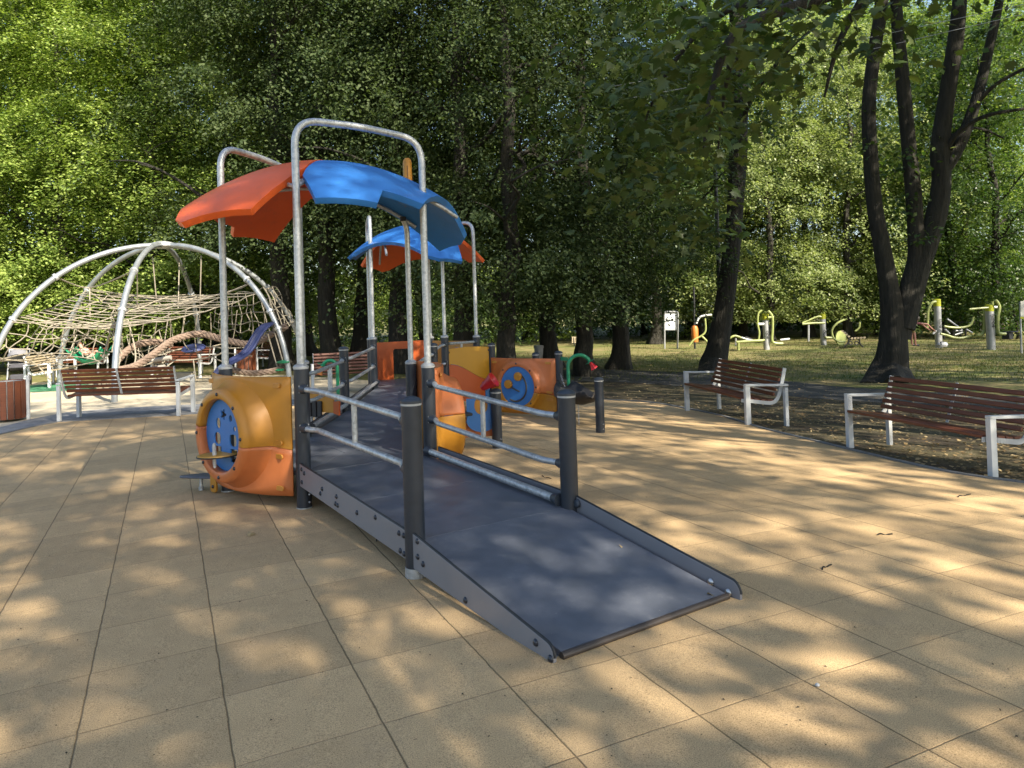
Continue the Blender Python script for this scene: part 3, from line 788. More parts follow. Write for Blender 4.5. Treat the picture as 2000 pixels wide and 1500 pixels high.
wp = flat('wave_panel', E2, P960, wave+top, FLATYE)
flat('lower_wave_panel', E2, P960, [(Lw*.04, .10), (Lw*.96, .10)]+[(x, z-.005) for x, z in wave[::-1]], FLATOR)
ewv = (P960-E2)/Lw; nwv = np.array([ewv[1], -ewv[0]])
if nwv @ (CAM[:2]-E2) < 0: nwv = -nwv
for s in (.07, .93):
    p = E2+ewv*Lw*s+nwv*.008; bolt(wp, (p[0], p[1], .86), (nwv[0], nwv[1], 0), .016)

# small platform pieces by the front left post
fx = F+nFA*.10
st = PT(MB().prism(rrect(-.045, .0, .045, .30, .03), .018, (fx[0]-.03, fx[1]+.02, gz(*fx)+.03), (-nFA[1], nFA[0], 0), (0, 0, 1), (nFA[0], nFA[1], 0)), 'mounting_strip', YELLOW, PS, bevel=.003)
bolt(st, (fx[0]-.03+nFA[0]*.01, fx[1]+.02+nFA[1]*.01, gz(*fx)+.08), (nFA[0], nFA[1], 0), .014)
tq = at(388, 930, 6.42)
tri = [(0, 0), (.30, -.02), (.30, .22)]
stp = PT(MB().prism([(-.17, .0), (-.14, -.03), (.16, -.10), (.16, .14), (-.14, .03)], .02, (tq[0], tq[1], gz(tq[0], tq[1])+.15), RGT*[1, 1, 0], (RGT[1]*-1, RGT[0], 0), (0, 0, 1)), 'step_plate', plain('grey_step_plate', (.09, .10, .125), .4), PS, bevel=.006)
MB().lathe([(.022, gz(tq[0], tq[1])-.01), (.022, gz(tq[0], tq[1])+.05), (.015, gz(tq[0], tq[1])+.055), (.015, gz(tq[0], tq[1])+.14)], 10, None, (tq[0]+.02, tq[1]+.02, 0)).build('step_leg', GALV, stp)
# row of black keys beside the bridge
xp0, xp1 = W2(at(600, 780, 8.3)), W2(at(652, 780, 8.0))
exq = (xp1-xp0)/np.linalg.norm(xp1-xp0); Lq = np.linalg.norm(xp1-xp0)
z_ = lambda y, d, px=630: 1.494-(y-(603+.0317*(977-px)))*d/FPX
xo = plate('key_panel', rrect(-.10, z_(803, 8.15), Lq, z_(769, 8.15), .02), [], .015, YELLOW, (xp0[0], xp0[1], 0), (exq[0], exq[1], 0), (0, 0, 1), PS); unparent_loc(xo, PS)
for k in range(4):
    x = -.06+k*.092
    MB().prism(rrect(x, z_(815, 8.1), x+.07, z_(783, 8.1), .012), .02, (xp0[0]+exq[1]*.02, xp0[1]-exq[0]*.02, 0), (exq[0], exq[1], 0), (0, 0, 1), (exq[1], -exq[0], 0)).build('key', RUBBER, xo, bevel=.003)
    c = xp0+exq*(x+.035); MB().tube([(c[0], c[1], z_(850, 8.1)), (c[0], c[1], z_(812, 8.1))], .018, 10).build('chime_tube', GALV, xo)
sl = plate('orange_fin', [(0, z_(800, 8.3)), (.09, z_(803, 8.3)), (.10, z_(776, 8.3)), (0, z_(778, 8.3))], [], .02, FLATOR, (xp1[0], xp1[1], 0), (exq[0], exq[1], 0), (0, 0, 1), PS); unparent_loc(sl, PS)

# flower shaped spouts
def spout(base, ztop, r, reach, d, col, bracket=None):
    x, y = base; z0 = gz(x, y); d = np.array(d)
    path = [(x, y, z0), (x, y, ztop-reach*.5)]+[(x+d[0]*reach*.5*(1-cos(a)), y+d[1]*reach*.5*(1-cos(a)), ztop-reach*.5+reach*.5*sin(a)) for a in np.linspace(.1, pi*.86, 12)]
    o = PT(MB().tube(path, r, 12), 'flower_stem', GREENP, PS)
    e = V3(path[-1]); dr = (V3(path[-1])-V3(path[-2])).normalized(); q = dr.to_track_quat('Z', 'Y').to_matrix()
    mb = MB()
    for k in range(5):
        a = 2*pi*k/5; mb.prism([(0, -.012), (.05, -.02), (.075, 0), (.05, .02), (0, .012)], .006, e, q @ Vector((cos(a), sin(a), .15)), q @ Vector((-sin(a), cos(a), 0)), q @ Vector((0, 0, 1)))
    mb.build('sepals', GREENP, o)
    MB().lathe([(.014, 0), (.024, .03), (.035, .07), (.062, .125), (.058, .125), (.03, .07), (0, .03)], 6, q, e).build('blossom', col, o)
    return o
g1 = G(1113, 823)
spout(W2(g1), 1.494-(690-599)*11.0/FPX, .026, .33, RGT[:2], plain('red_blossom', (.62, .02, .03), .35))
PT(MB().bar((P1091[0], P1091[1], .74), (g1[0], g1[1], .74), .012, .05), 'stem_bracket', GREENP, PS)
g2 = W2(at(660, 760, 9.4)); spout(g2, z_(703, 9.4, 655), .022, .19, -RGT[:2], plain('orange_blossom', (.70, .24, .05), .4))
g3 = W2(at(644, 760, 9.0)); PT(MB().tube([(g3[0], g3[1], gz(*g3)), (g3[0], g3[1], z_(722, 9.0, 644))], .021, 10), 'plain_stem', GALV, PS)

# ------------------------------------------------------------------ talking tube board on its bollard
b970 = W2(G(972, 880)); zg = gz(*b970)
TT = thing('talking_tube_board', 'blue play board with red speaking funnel fixed to a short dark bollard', 'play panel', (*b970, zg))
post(b970, zg+.655, None, True, parent=TT, z0=zg)
ex8 = RGT[:2]/np.linalg.norm(RGT[:2]); ex8 = (ex8*cos(.15)-np.array([-ex8[1], ex8[0]])*-sin(.15))
back = FWD[:2]/np.linalg.norm(FWD[:2])
ob = b970+back*.06
def tp_(x, z, dd=0.): return (ob[0]+ex8[0]*x+back[0]*dd, ob[1]+ex8[1]*x+back[1]*dd, z)
zz8 = lambda y: 1.494-(y-603.2)*8.05/FPX
bo = [(-.06+.0, zz8(842))] 
board = plate('board', [(-.33, zz8(776)), (.0, zz8(776)), (.0, zz8(824))]+circ(-.165, zz8(822)+.02, .17, 14, .13, 0, -pi)[1:]+[(-.33, zz8(802))], [circ(-.17, zz8(790), .075, 24, .10)], .016, BLUEP, tp_(0, 0), (ex8[0], ex8[1], 0), (0, 0, 1), TT); unparent_loc(board, TT)
pl = plate('inner_disc', circ(-.17, zz8(790), .078, 24, .103), [], .012, YELLOW, tp_(0, 0, .015), (ex8[0], ex8[1], 0), (0, 0, 1), TT); unparent_loc(pl, TT)
orb = plate('orange_board', rrect(-.52, zz8(852), .0, zz8(812), .02), [], .016, ORANGE, tp_(0, 0, .05), (ex8[0], ex8[1], 0), (0, 0, 1), TT); unparent_loc(orb, TT)
PT(MB().box((tp_(-.40, zz8(804), -.04)), (.22, .2, .03)), 'black_seat', RUBBER, TT, bevel=.01)
tubep = round_path([tp_(-.09, zz8(785), -.02), tp_(-.09, zz8(752), -.02), tp_(-.13, zz8(746), -.06)], .05)
PT(MB().tube(tubep, .027, 12), 'speaking_tube', plain('blue_pipe', (.05, .17, .40), .35), TT)
fd = (Vector(RGT)*.75+Vector((0, 0, .55))-Vector(FWD)*.25).normalized()
PT(MB().lathe([(.03, -.05), (.048, 0), (.055, .03), (.088, .125), (.083, .125), (.04, .03), (0, .0)], 22, fd.to_track_quat('Z', 'Y').to_matrix(), tp_(-.115, zz8(751), -.06)), 'funnel', REDP, TT)

# ------------------------------------------------------------------ hammock seat and its bollard
b1172 = W2(G(1173, 848)); zg2 = gz(*b1172)
HB = thing('bollard', 'short dark bollard holding the free end of the black hammock', 'bollard', (*b1172, zg2))
post(b1172, zg2+.69, None, False, parent=HB, z0=zg2)
HM = thing('hammock', 'black rubber hammock seat slung between two dark posts on chains', 'hammock', (*((b1172+P1091)/2), .3))
h0 = np.array([*P1091, zz8(745)-.2]); h0[2] = .52; h1 = np.array([*b1172, zg2+.60])
hx = (h1-h0); sidev = np.array([-hx[1], hx[0], 0]); sidev /= np.linalg.norm(sidev)
mb = MB(); rows = []
for i in range(21):
    t = .16+.68*i/20; c = h0+hx*t; c[2] = lerp(h0[2], h1[2], t)-.34*(1-((t-.5)/.5)**2)+.0
    wdt = .30*sin(pi*(i+1.2)/22.4)**.5
    rows.append([tuple(c+sidev*wdt*k+np.array([0, 0, .10*abs(k)**2])) for k in (-1, -.5, 0, .5, 1)])
vs = [p for r_ in rows for p in r_]; fs = [(i*5+k, i*5+k+1, i*5+6+k, i*5+5+k) for i in range(20) for k in range(4)]
o = PT(mb.add(vs, fs), 'seat', RUBBER, HM); s_ = o.modifiers.new('s', 'SOLIDIFY'); s_.thickness = .018
def chain(parent, p, q, n, r=.011, w=.0035):
    mb = MB(); p, q = V3(p), V3(q); d = (q-p)/n; dn = d.normalized(); a = dn.cross(Vector((.3, .9, .2))).normalized(); b = dn.cross(a)
    for k in range(n):
        c = p+d*(k+.5); s = a if k % 2 else b
        mb.tube([c+dn*(d.length*.62*cos(t))+s*(r*.75*sin(t)) for t in np.linspace(0, 2*pi, 9)[:-1]], w, 5, closed=True)
    return PT(mb, 'chain', STEEL, parent)
chain(HM, h0+hx*.03, np.array(rows[0][2]), 8); chain(HM, h1-hx*.03, np.array(rows[-1][2]), 8)
cm_ = np.array(rows[10][2]); chain(HM, cm_, (cm_[0], cm_[1], gz(cm_[0], cm_[1])+.01), 12)

# ------------------------------------------------------------------ climbing dome
R2 = RGT[:2]/np.linalg.norm(RGT[:2]); B2 = FWD[:2]/np.linalg.norm(FWD[:2])
c0 = spot(322, 18.55); RD, HD = 3.72, 3.53
BC = (c0-CAM)[:2]/np.linalg.norm((c0-CAM)[:2]); RC = np.array([BC[1], -BC[0]])
DM = thing('climbing_dome', 'galvanised climbing dome of six curved tubes hung with beige rope nets', 'climbing frame', c0)
LEG = {'1': -165, '2': -105, '3': 135, '4': 75, '5': -45, '6': 15}
def leg_pt(k, z=None, f=None):
    a = radians(LEG[k]); d = RC*cos(a)+BC*sin(a)
    if f is None: f = math.asin(min(.999, (z-c0[2])/HD))
    return np.array([c0[0]+d[0]*RD*cos(f), c0[1]+d[1]*RD*cos(f), c0[2]+HD*sin(f)])
for k in LEG:
    leg = PT(MB().tube([leg_pt(k, f=t) for t in np.linspace(-.06, pi/2-.02, 30)], .063, 14), 'arch_tube', GALVD, DM)
    for z in {'1': (.69, 1.62, 2.57), '2': (1.72, 2.6), '3': (1.05, 2.36), '4': (1.64, 2.23), '5': (1.2, 1.62, 2.4), '6': (1.33, 2.3)}[k]:
        p = leg_pt(k, z); q = leg_pt(k, z+.05); dd = V3(q)-V3(p)
        MB().lathe([(.064, -.035), (.088, -.03), (.088, .03), (.064, .035)], 14, dd.to_track_quat('Z', 'Y').to_matrix(), p).build('clamp', GALV, leg)
PT(MB().lathe([(0, -.09), (.16, -.08), (.30, -.02), (.26, .06), (.12, .10), (0, .105)], 18, None, (c0[0], c0[1], c0[2]+HD)), 'hub', GALV, DM)
def net(a, b, c, d, nu, nv, sag=.15, r=.012, wob=.03, m=None, name='rope_net'):   # a-b one edge, d-c the opposite
    a, b, c, d = map(lambda p: np.array(p, float), (a, b, c, d)); mb = MB(); g = random.Random(nu*31+nv)
    def P(u, v):
        p = (a*(1-u)+b*u)*(1-v)+(d*(1-u)+c*u)*v
        return p+np.array([0, 0, -sag*4*(u*(1-u)+v*(1-v))*.5])
    jit = {(i, j): np.array([g.uniform(-wob, wob) for _ in range(3)]) for i in range(nu+1) for j in range(nv+1)}
    for i in range(nu+1): mb.tube(bez([P(i/nu, j/nv)+jit[i, j] for j in range(nv+1)], 3), r, 5)
    for j in range(nv+1): mb.tube(bez([P(i/nu, j/nv)+jit[i, j] for i in range(nu+1)], 3), r, 5)
    return PT(mb, name, m or ROPE, DM)
mid = at(230, 640, 17.0)
net(leg_pt('1', 1.62), mid, leg_pt('5', 2.05), leg_pt('3', 2.36), 6, 13, .20)
net(leg_pt('3', 2.36), leg_pt('4', 2.2), leg_pt('5', 2.3), at(260, 610, 18.5), 6, 9, .25)
net(at(80, 628, 18), at(215, 648, 17), at(205, 712, 16.8), at(55, 690, 18), 7, 4, -.10, wob=.07)
net(at(225, 600, 18), at(215, 648, 17), at(235, 720, 16.6), at(240, 668, 19), 5, 4, .10, wob=.07)
net(at(425, 578, 22), at(518, 562, 18), at(545, 648, 17.6), at(415, 640, 22), 8, 4, .10, wob=.05)
net(at(518, 562, 18), at(538, 560, 20.5), at(576, 630, 20), at(545, 640, 17.6), 5, 4, .06, wob=.05)
net(at(255, 655, 20), at(330, 640, 20), at(330, 700, 19), at(265, 705, 19), 4, 3, .2, wob=.1)
for k in range(11):                                  # vertical ropes below and above the big net
    x = 255+k*26; y0 = 632-k*3.2; d_ = 17.6+.12*k
    PT(MB().tube(bez([at(x, y0, d_), at(x+rnd.uniform(-8, 8), y0+45, d_+.2), at(x+rnd.uniform(-16, 16), y0+rnd.uniform(60, 95), d_+.3)], 5), .012, 5), 'hanging_rope', ROPE, DM)
net(leg_pt('1', 1.62), leg_pt('1', .75), at(130, 705, 18), mid, 3, 6, .05, wob=.10)
for p, q in ((at(268, 512, 17.2), at(268, 604, 18)), (at(298, 502, 18.5), at(306, 592, 18.7)), (at(350, 514, 19.5), at(348, 604, 18.8)), (at(393, 499, 18.2), at(390, 625, 18.4)), (at(330, 610, 18.2), at(318, 690, 18)), (at(365, 600, 18.5), at(352, 668, 18.3))):
    PT(MB().tube([p, q], .014, 6), 'hanging_rope', ROPE, DM)
for path in ([at(250, 625, 17.5), at(265, 700, 17.2), at(240, 745, 17)], [leg_pt('1', .69), at(70, 690, 18), at(130, 715, 18), at(210, 700, 17)], [leg_pt('1', 2.57), at(175, 562, 19), leg_pt('2', 2.6)], [at(175, 562, 19), at(176, 620, 18.6)], [leg_pt('1', .69), at(60, 706, 18), at(100, 745, 18.2)], [leg_pt('6', 1.33), at(560, 632, 20), leg_pt('5', 1.2)]):
    PT(MB().tube(bez(path, 8), .017, 6), 'hanging_rope', ROPE, DM)
# nest with ropes and a navy disc
nc = at(378, 690, 18.8)
PT(MB().tube([nc+np.array([*(R2*.75*cos(t)+B2*.6*sin(t)), .14*sin(t)]) for t in np.linspace(0, 2*pi, 25)[:-1]], .02, 6, closed=True), 'nest_ring', ROPE, DM)
for t in np.linspace(0, 2*pi, 11)[:-1]: PT(MB().tube([nc+np.array([*(R2*.75*cos(t)+B2*.6*sin(t)), .14*sin(t)]), nc+np.array([*(R2*1.5*cos(t)+B2*1.1*sin(t)), -.12+.34*sin(t)])], .015, 5), 'hanging_rope', ROPE, DM)
PT(MB().lathe([(0, -.02), (.26, -.02), (.30, .01), (.26, .05), (0, .06)], 24, Matrix.Rotation(.3, 3, Vector((R2[0], R2[1], 0))), nc+np.array([0, 0, .12])), 'rubber_disc', NAVY, DM)
for x, y in ((312, 701), (300, 719)):
    p, q = at(x-14, y+3, 17.5), at(x+22, y-3, 17.5); PT(MB().tube([p, q], .055, 10), 'rung', plain('grey_rung', (.30, .28, .25), .7), DM)
def braid(path, R=.085):
    pts = bez(path, 34); mb = MB(); n = len(pts)
    L = 0; acc = [0]
    for i in range(1, n): L += (pts[i]-pts[i-1]).length; acc.append(L)
    for s in range(4):
        line = []; 
        for i in range(n):
            d = (pts[min(i+1, n-1)]-pts[max(i-1, 0)]).normalized(); x = d.cross(Vector((0, 0, 1))).normalized(); y = d.cross(x)
            ph = acc[i]*13+s*pi/2; line.append(pts[i]+x*(R*.60*cos(ph))+y*(R*.60*sin(ph)))
        mb.tube(line, R*.43, 7)
    return PT(mb, 'braided_rope', ROPEB, DM)
braid([at(226, 724, 15.8), at(262, 716, 16.3), at(300, 692, 16.8), at(340, 664, 17.5), at(390, 652, 18), at(440, 664, 18), at(490, 671, 18), at(535, 650, 17.6), at(560, 636, 17.6)])
braid([at(228, 704, 17), at(262, 676, 17.6), at(300, 668, 18), at(336, 672, 18.4)])
braid([at(436, 716, 16.6), at(480, 728, 16.8), at(525, 726, 17), at(560, 716, 17.4)], .07)
# rubber tongue leading down from the right front tube
tp0, tp1 = leg_pt('5', 1.30)-np.array([*(R2*.08), 0]), at(425, 742, 15.6)
mb = MB(); rows = []
sd = np.cross(tp1-tp0, [0, 0, 1]); sd /= np.linalg.norm(sd); upn = np.cross(sd, tp1-tp0); upn /= np.linalg.norm(upn)
for i in range(25):
    t = i/24; c = tp0+(tp1-tp0)*t+upn*(.07*sin(t*9)); w_ = .15*(min(1, (t+.02)*9))**.5
    rows.append([tuple(c+sd*w_*k/4+upn*(.03*cos(k*pi*1.0)*.35+.05*(k/4)**2)) for k in range(-4, 5)])
o = PT(mb.add([p for r_ in rows for p in r_], [(i*9+k, i*9+k+1, i*9+10+k, i*9+9+k) for i in range(24) for k in range(8)]), 'rubber_slide', NAVY, DM)
s_ = o.modifiers.new('s', 'SOLIDIFY'); s_.thickness = .06
for x, y in ((543, 722), (553, 707)):
    p = at(x, y, 17.2); PT(MB().lathe([(0, -.03), (.14, -.02), (.15, .01), (.03, .04), (0, .05)], 16, None, p), 'step_disc', GREENP, DM)
    PT(MB().tube([p, at(x-20, y-70, 17.4)], .016, 6), 'hanging_rope', ROPE, DM)
# green sling seat in the net
GS = thing('sling_seat', 'green curved plastic sling seat hanging in the rope net with a child', 'hammock', at(172, 690, 18.2))
mb = MB(); rows = []
ga, gb, gm = at(136, 688, 18.2), at(209, 686, 18.0), at(178, 712, 18.1)
for i in range(17):
    t = i/16; c = (1-t)**2*ga+2*t*(1-t)*(2*gm-.5*(ga+gb))+t*t*gb
    rows.append([tuple(c+np.array([*(B2*.27*k), .12*k*k])) for k in np.linspace(-1, 1, 7)])
o = PT(mb.add([p for r_ in rows for p in r_], [(i*7+k, i*7+k+1, i*7+8+k, i*7+7+k) for i in range(16) for k in range(6)]), 'sling', GREENP, GS)
s_ = o.modifiers.new('s', 'SOLIDIFY'); s_.thickness = .03
for p, q in ((ga, at(120, 680, 18.4)), (gb, at(236, 690, 17.6)), (ga, at(150, 655, 18.6)), (gb, at(215, 650, 17.5))):
    PT(MB().tube([p, q], .016, 6), 'sling_rope', ROPE, GS)

# ------------------------------------------------------------------ people
def figure(name, joints, edges, m, parent=None, sub=2):
    ks = list(joints); me = bpy.data.meshes.new(name)
    me.from_pydata([tuple(map(float, joints[k][0])) for k in ks], [(ks.index(a), ks.index(b)) for a, b in edges], [])
    me.materials.append(m); o = link(name, me, parent)
    o.modifiers.new('skin', 'SKIN'); o.modifiers['skin'].use_smooth_shade = True
    for k, v in zip(ks, me.skin_vertices[0].data): v.radius = (joints[k][1],)*2; v.use_root = (k == ks[0])
    s = o.modifiers.new('sub', 'SUBSURF'); s.levels = sub; s.render_levels = sub
    return o
def body(fr, J, skin_m, shirt_m, short_m, hair_m, shoe_m, label):
    """fr(x, y, z) maps body coordinates to the world; J holds the joints."""
    o = {}
    def g(k): return fr(*J[k])
    jt = {'pelvis': (g('pelvis'), .115*J['s']), 'waist': (g('waist'), .10*J['s']), 'chest': (g('chest'), .125*J['s']), 'neck': (g('neck'), .055*J['s']), 'head': (g('head'), .09*J['s']), 'crown': (g('crown'), .075*J['s'])}
    ed = [('pelvis', 'waist'), ('waist', 'chest'), ('chest', 'neck'), ('neck', 'head'), ('head', 'crown')]
    for s in 'lr':
        for a, b, rr in (('hip', 'pelvis', .085), ('knee', 'hip', .058), ('ankle', 'knee', .038), ('toe', 'ankle', .036), ('shoulder', 'chest', .052), ('elbow', 'shoulder', .040), ('wrist', 'elbow', .027), ('palm', 'wrist', .032)):
            jt[a+s] = (g(a+s), rr*J['s']); ed.append((b+s if b+s in jt else b, a+s))
        w0, p0 = np.array(J['wrist'+s]), np.array(J['palm'+s]); d = (p0-w0)/np.linalg.norm(p0-w0); sd = np.cross(d, [0, 0, 1]); sd /= max(np.linalg.norm(sd), 1e-6)
        for i in range(4):
            a = p0+d*.05*J['s']+sd*(i-1.5)*.021*J['s']; b = a+d*(.065-.006*abs(i-1.3))*J['s']+np.array([0, 0, -.012])
            jt['f%d%s' % (i, s)] = (fr(*a), .010*J['s']); jt['t%d%s' % (i, s)] = (fr(*b), .008*J['s']); ed += [('palm'+s, 'f%d%s' % (i, s)), ('f%d%s' % (i, s), 't%d%s' % (i, s))]
        a = w0+d*.03*J['s']+sd*.045*J['s']; jt['th'+s] = (fr(*a), .011*J['s']); ed.append(('palm'+s, 'th'+s))
    b = figure('person', jt, ed, skin_m); tag(b, label, 'person')
    sh = {k: (jt[k][0], jt[k][1]*1.16) for k in ('chest', 'waist', 'pelvis', 'shoulderl', 'shoulderr', 'elbowl', 'elbowr')}
    for s in 'lr': sh['elbow'+s] = (lerp(np.array(jt['shoulder'+s][0]), np.array(jt['elbow'+s][0]), .6), .052*J['s'])
    figure('shirt', sh, [('waist', 'chest'), ('waist', 'pelvis'), ('chest', 'shoulderl'), ('chest', 'shoulderr'), ('shoulderl', 'elbowl'), ('shoulderr', 'elbowr')], shirt_m, b)
    st = {k: (jt[k][0], jt[k][1]*1.2) for k in ('pelvis', 'hipl', 'hipr')}
    for s in 'lr': st['knee'+s] = (lerp(np.array(jt['hip'+s][0]), np.array(jt['knee'+s][0]), .75), .078*J['s'])
    figure('shorts', st, [('pelvis', 'hipl'), ('pelvis', 'hipr'), ('hipl', 'kneel'), ('hipr', 'kneer')], short_m, b)
    hd, cr, nk = map(np.array, (jt['head'][0], jt['crown'][0], jt['neck'][0])); up = (cr-nk)/np.linalg.norm(cr-nk)
    face = np.array(fr(*(np.array(J['head'])+np.array(J['face']))))-hd; face /= np.linalg.norm(face)
    side = np.cross(up, face)
    mb = MB(); c = lerp(hd, cr, .55)
    for i in range(9):
        pass
    mb.lathe([(0, .115*J['s']), (.06*J['s'], .10*J['s']), (.098*J['s'], .05*J['s']), (.108*J['s'], .0), (.10*J['s'], -.05*J['s']), (.085*J['s'], -.06*J['s'])][::-1], 16, Matrix.Identity(3), V3(c-face*.018*J['s']))
    mb.build('hair', hair_m, b)
    for s in (-1, 1):
        MB().lathe([(0, -.012), (.011, 0), (0, .012)], 8, None, hd+face*.088*J['s']+side*.034*s*J['s']+up*.01).build('eye', EDGE, b)
    MB().tube([hd+face*.085*J['s']+up*.005, hd+face*.112*J['s']-up*.03*J['s']], [.008, .016], 6).build('nose', skin_m, b)
    for s in 'lr':
        a, t = np.array(jt['ankle'+s][0]), np.array(jt['toe'+s][0]); figure('shoe', {'a': (a+np.array([0, 0, -.02]), .046*J['s']), 'm': (lerp(a, t, .5), .045*J['s']), 't': (t+(t-a)*.15, .04*J['s'])}, [('a', 'm'), ('m', 't')], shoe_m, b, 1)
    return b
HAIR = plain('dark_hair', (.02, .014, .01), .6)
# child lying back in the green sling: x runs along the sling towards its right end
cdir = (gb-ga)/np.linalg.norm(gb-ga); cb = at(176, 699, 18.05)
def frc(x, y, z): return (cb[0]+cdir[0]*x+B2[0]*y, cb[1]+cdir[1]*x+B2[1]*y, cb[2]+z)
JC = dict(s=.62, pelvis=(.05, 0, .02), waist=(-.06, 0, .08), chest=(-.17, 0, .19), neck=(-.25, 0, .29), head=(-.29, 0, .35), crown=(-.33, 0, .42), face=(.5, -.6, .5))
for s, y in (('l', -.09), ('r', .09)):
    JC.update({'hip'+s: (.06, y*.7, .02), 'knee'+s: (.24, y, .18), 'ankle'+s: (.40, y, .03), 'toe'+s: (.47, y, .08), 'shoulder'+s: (-.19, y*1.35, .22), 'elbow'+s: (-.07, y*2, .10), 'wrist'+s: (.07, y*1.8, .14), 'palm'+s: (.11, y*1.6, .16)})
body(frc, JC, SKIN, plain('pale_pink_cotton', (.62, .42, .36), .8), plain('cream_cotton', (.5, .42, .34), .8), HAIR, plain('white_shoe', (.6, .6, .6), .6), 'child in pale pink clothes lying back in the green sling seat')

# ------------------------------------------------------------------ benches and bins
def bench_proto(name, label, wood_m, L=1.97, group=None):
    t = thing(name, label, 'bench', group=group); h = L/2
    for sx in (-1, 1):
        x = sx*(h-.03)
        fr_ = MB().bar((x, -.30, .0), (x, -.30, .64), .055, .07, (0, 1, 0)).build('front_leg', WHITEM, t, bevel=.004)
        MB().bar((x, .27, .0), (x, .27, .60), .055, .05, (0, 1, 0)).build('rear_leg', WHITEM, t, bevel=.004)
        MB().bar((x, -.335, .655), (x, .30, .63), .06, .03).build('armrest', WHITEM, t, bevel=.004)
        xs = x-sx*.045
        prof = bez([(xs, -.36, .435), (xs, -.25, .425), (xs, -.05, .395), (xs, .10, .385), (xs, .18, .45), (xs, .235, .60), (xs, .30, .86)], 6)
        m_ = MB()
        for a, b in zip(prof[:-1], prof[1:]): m_.bar(a, b+(b-a)*.15, .012, .05, (0, -.3, 1) if abs((b-a).z) < abs((b-a).y) else (0, -1, .3))
        m_.build('seat_bracket', WHITEM, t)
    prof = [Vector(p) for p in ((0, -.36, .435), (0, -.25, .425), (0, -.05, .395), (0, .10, .385))]
    def slat(y, z, tilt, w=.085, th=.030):
        M = Matrix.Rotation(tilt, 3, 'X')
        MB().box((0, y, z), (L-.16, w, th), M).build('slat', wood_m, t, bevel=.006)
    for y, z, a in ((-.325, .462, -.06), (-.225, .452, -.12), (-.125, .438, -.14), (-.025, .423, -.13), (.075, .418, .0)): slat(y, z, a)
    for k in range(6):
        f = k/5; slat(.128+.145*f, .50+.335*f, pi/2-.36, .049)
    MB().bar((0, .165, .43), (0, .325, .86), .035, .008, (0, 1, -.3)).build('back_strap', WHITEM, t)
    return t
def place_bench(o, p, face, sx=1., sc=1., label=None, group=None):
    """face: ground direction the sitter looks"""
    o.location = (p[0], p[1], gz(p[0], p[1])-.01); o.rotation_euler = (0, 0, atan2(face[1], face[0])+pi/2); o.scale = (sx*sc, sc, sc)
    if label: o['label'] = label
    if group: o['group'] = group
    return o
GB = 'slatted park benches around the playground'
bench = bench_proto('park_bench', 'brown slatted bench with pale arms cut by the right picture edge', WOOD, group=GB)
q0, q1 = G(1659, 876)[:2], G(1938, 936)[:2]; dq = (q1-q0)/np.linalg.norm(q1-q0); fc = np.array([dq[1], -dq[0]])
place_bench(bench, (q0+q1)/2-fc*.28, fc, np.linalg.norm(q1-q0)/1.91/.9, .9)
def bench_at(a, b, label, toward=True, asp=None, proto=None, sc=1.):
    c = copy_tree(proto or bench); a, b = W2(a), W2(b); d = (b-a)/np.linalg.norm(b-a); n = np.array([d[1], -d[0]])
    tocam = CAM[:2]-(a+b)/2
    if (n@tocam > 0) != toward: n = -n
    return place_bench(c, (a+b)/2-n*.28, n, np.linalg.norm(b-a)/1.91/sc, sc, label, GB)
bench_at(G(1344.8, 804.8), G(1464, 832.8), 'brown slatted bench with pale arms under the leaning tree and lamp post')
bl0, bl1 = G(115, 826), G(347, 816)
place_bench(copy_tree(bench), (bl0[:2]+bl1[:2])/2+B2*.30, B2, 1.03, 1.0, 'brown bench seen from behind in front of the climbing dome', GB)
pale = copy_tree(bench)
for ch in list(pale.children):
    if ch.name.startswith('slat'): ch.data = ch.data.copy(); ch.data.materials[0] = WOODP
a, b = spot(76, 19.2), spot(117, 20.4); a2 = a[:2]; b2_ = b[:2]
place_bench(pale, spot(97, 20)[:2], R2*.976+B2*.21, 1.0, 1.0, 'weathered pale wooden bench beside the pushchair', GB)
bench_at(spot(110, 23), spot(190, 23), 'sunlit orange bench behind the green sling seat')
bench_at(spot(296, 21), spot(389, 20.3), 'reddish bench beyond the thick braided rope')
bench_at(spot(478, 24.5), spot(498, 22.7), 'bench end behind the slatted bin near the navy slide')
bench_at(spot(608, 15.2), spot(742, 15.6), 'brown bench standing behind the bridge handrail')
def bin_proto(label):
    t = thing('litter_bin', label, 'litter bin', group='wood slatted litter bins'); r = .23
    for k in range(16):
        a = 2*pi*k/16; m_ = Matrix.Rotation(a, 3, 'Z')
        MB().box((r*1.0*cos(a), r*sin(a), .36), (.022, .078, .62), m_).build('slat', WOOD, t, bevel=.004)
    MB().lathe([(r-.02, .06), (r-.02, .66), (r-.03, .66), (r-.03, .08), (0, .08), (0, .06)][:4]+[(.001, .08)], 20).build('liner', MGREY, t)
    for s in (-1, 1):
        MB().bar((s*(r+.035), 0, 0), (s*(r+.035), 0, .74), .04, .07, (0, 1, 0)).build('leg', WHITEM, t, bevel=.004)
    MB().bar((-(r+.03), 0, .07), (r+.03, 0, .07), .05, .02).build('base_bar', WHITEM, t)
    return t
bn = bin_proto('brown slatted litter bin cut by the left picture edge'); pb = G(16, 823); bn.location = (pb[0], pb[1], pb[2]); bn.rotation_euler = (0, 0, YAW+.35); bn.scale = (1.15, 1.15, 1.05)
bn2 = copy_tree(bn); pb = spot(479, 21.5); bn2.location = tuple(pb); bn2['label'] = 'small slatted litter bin beyond the navy slide'
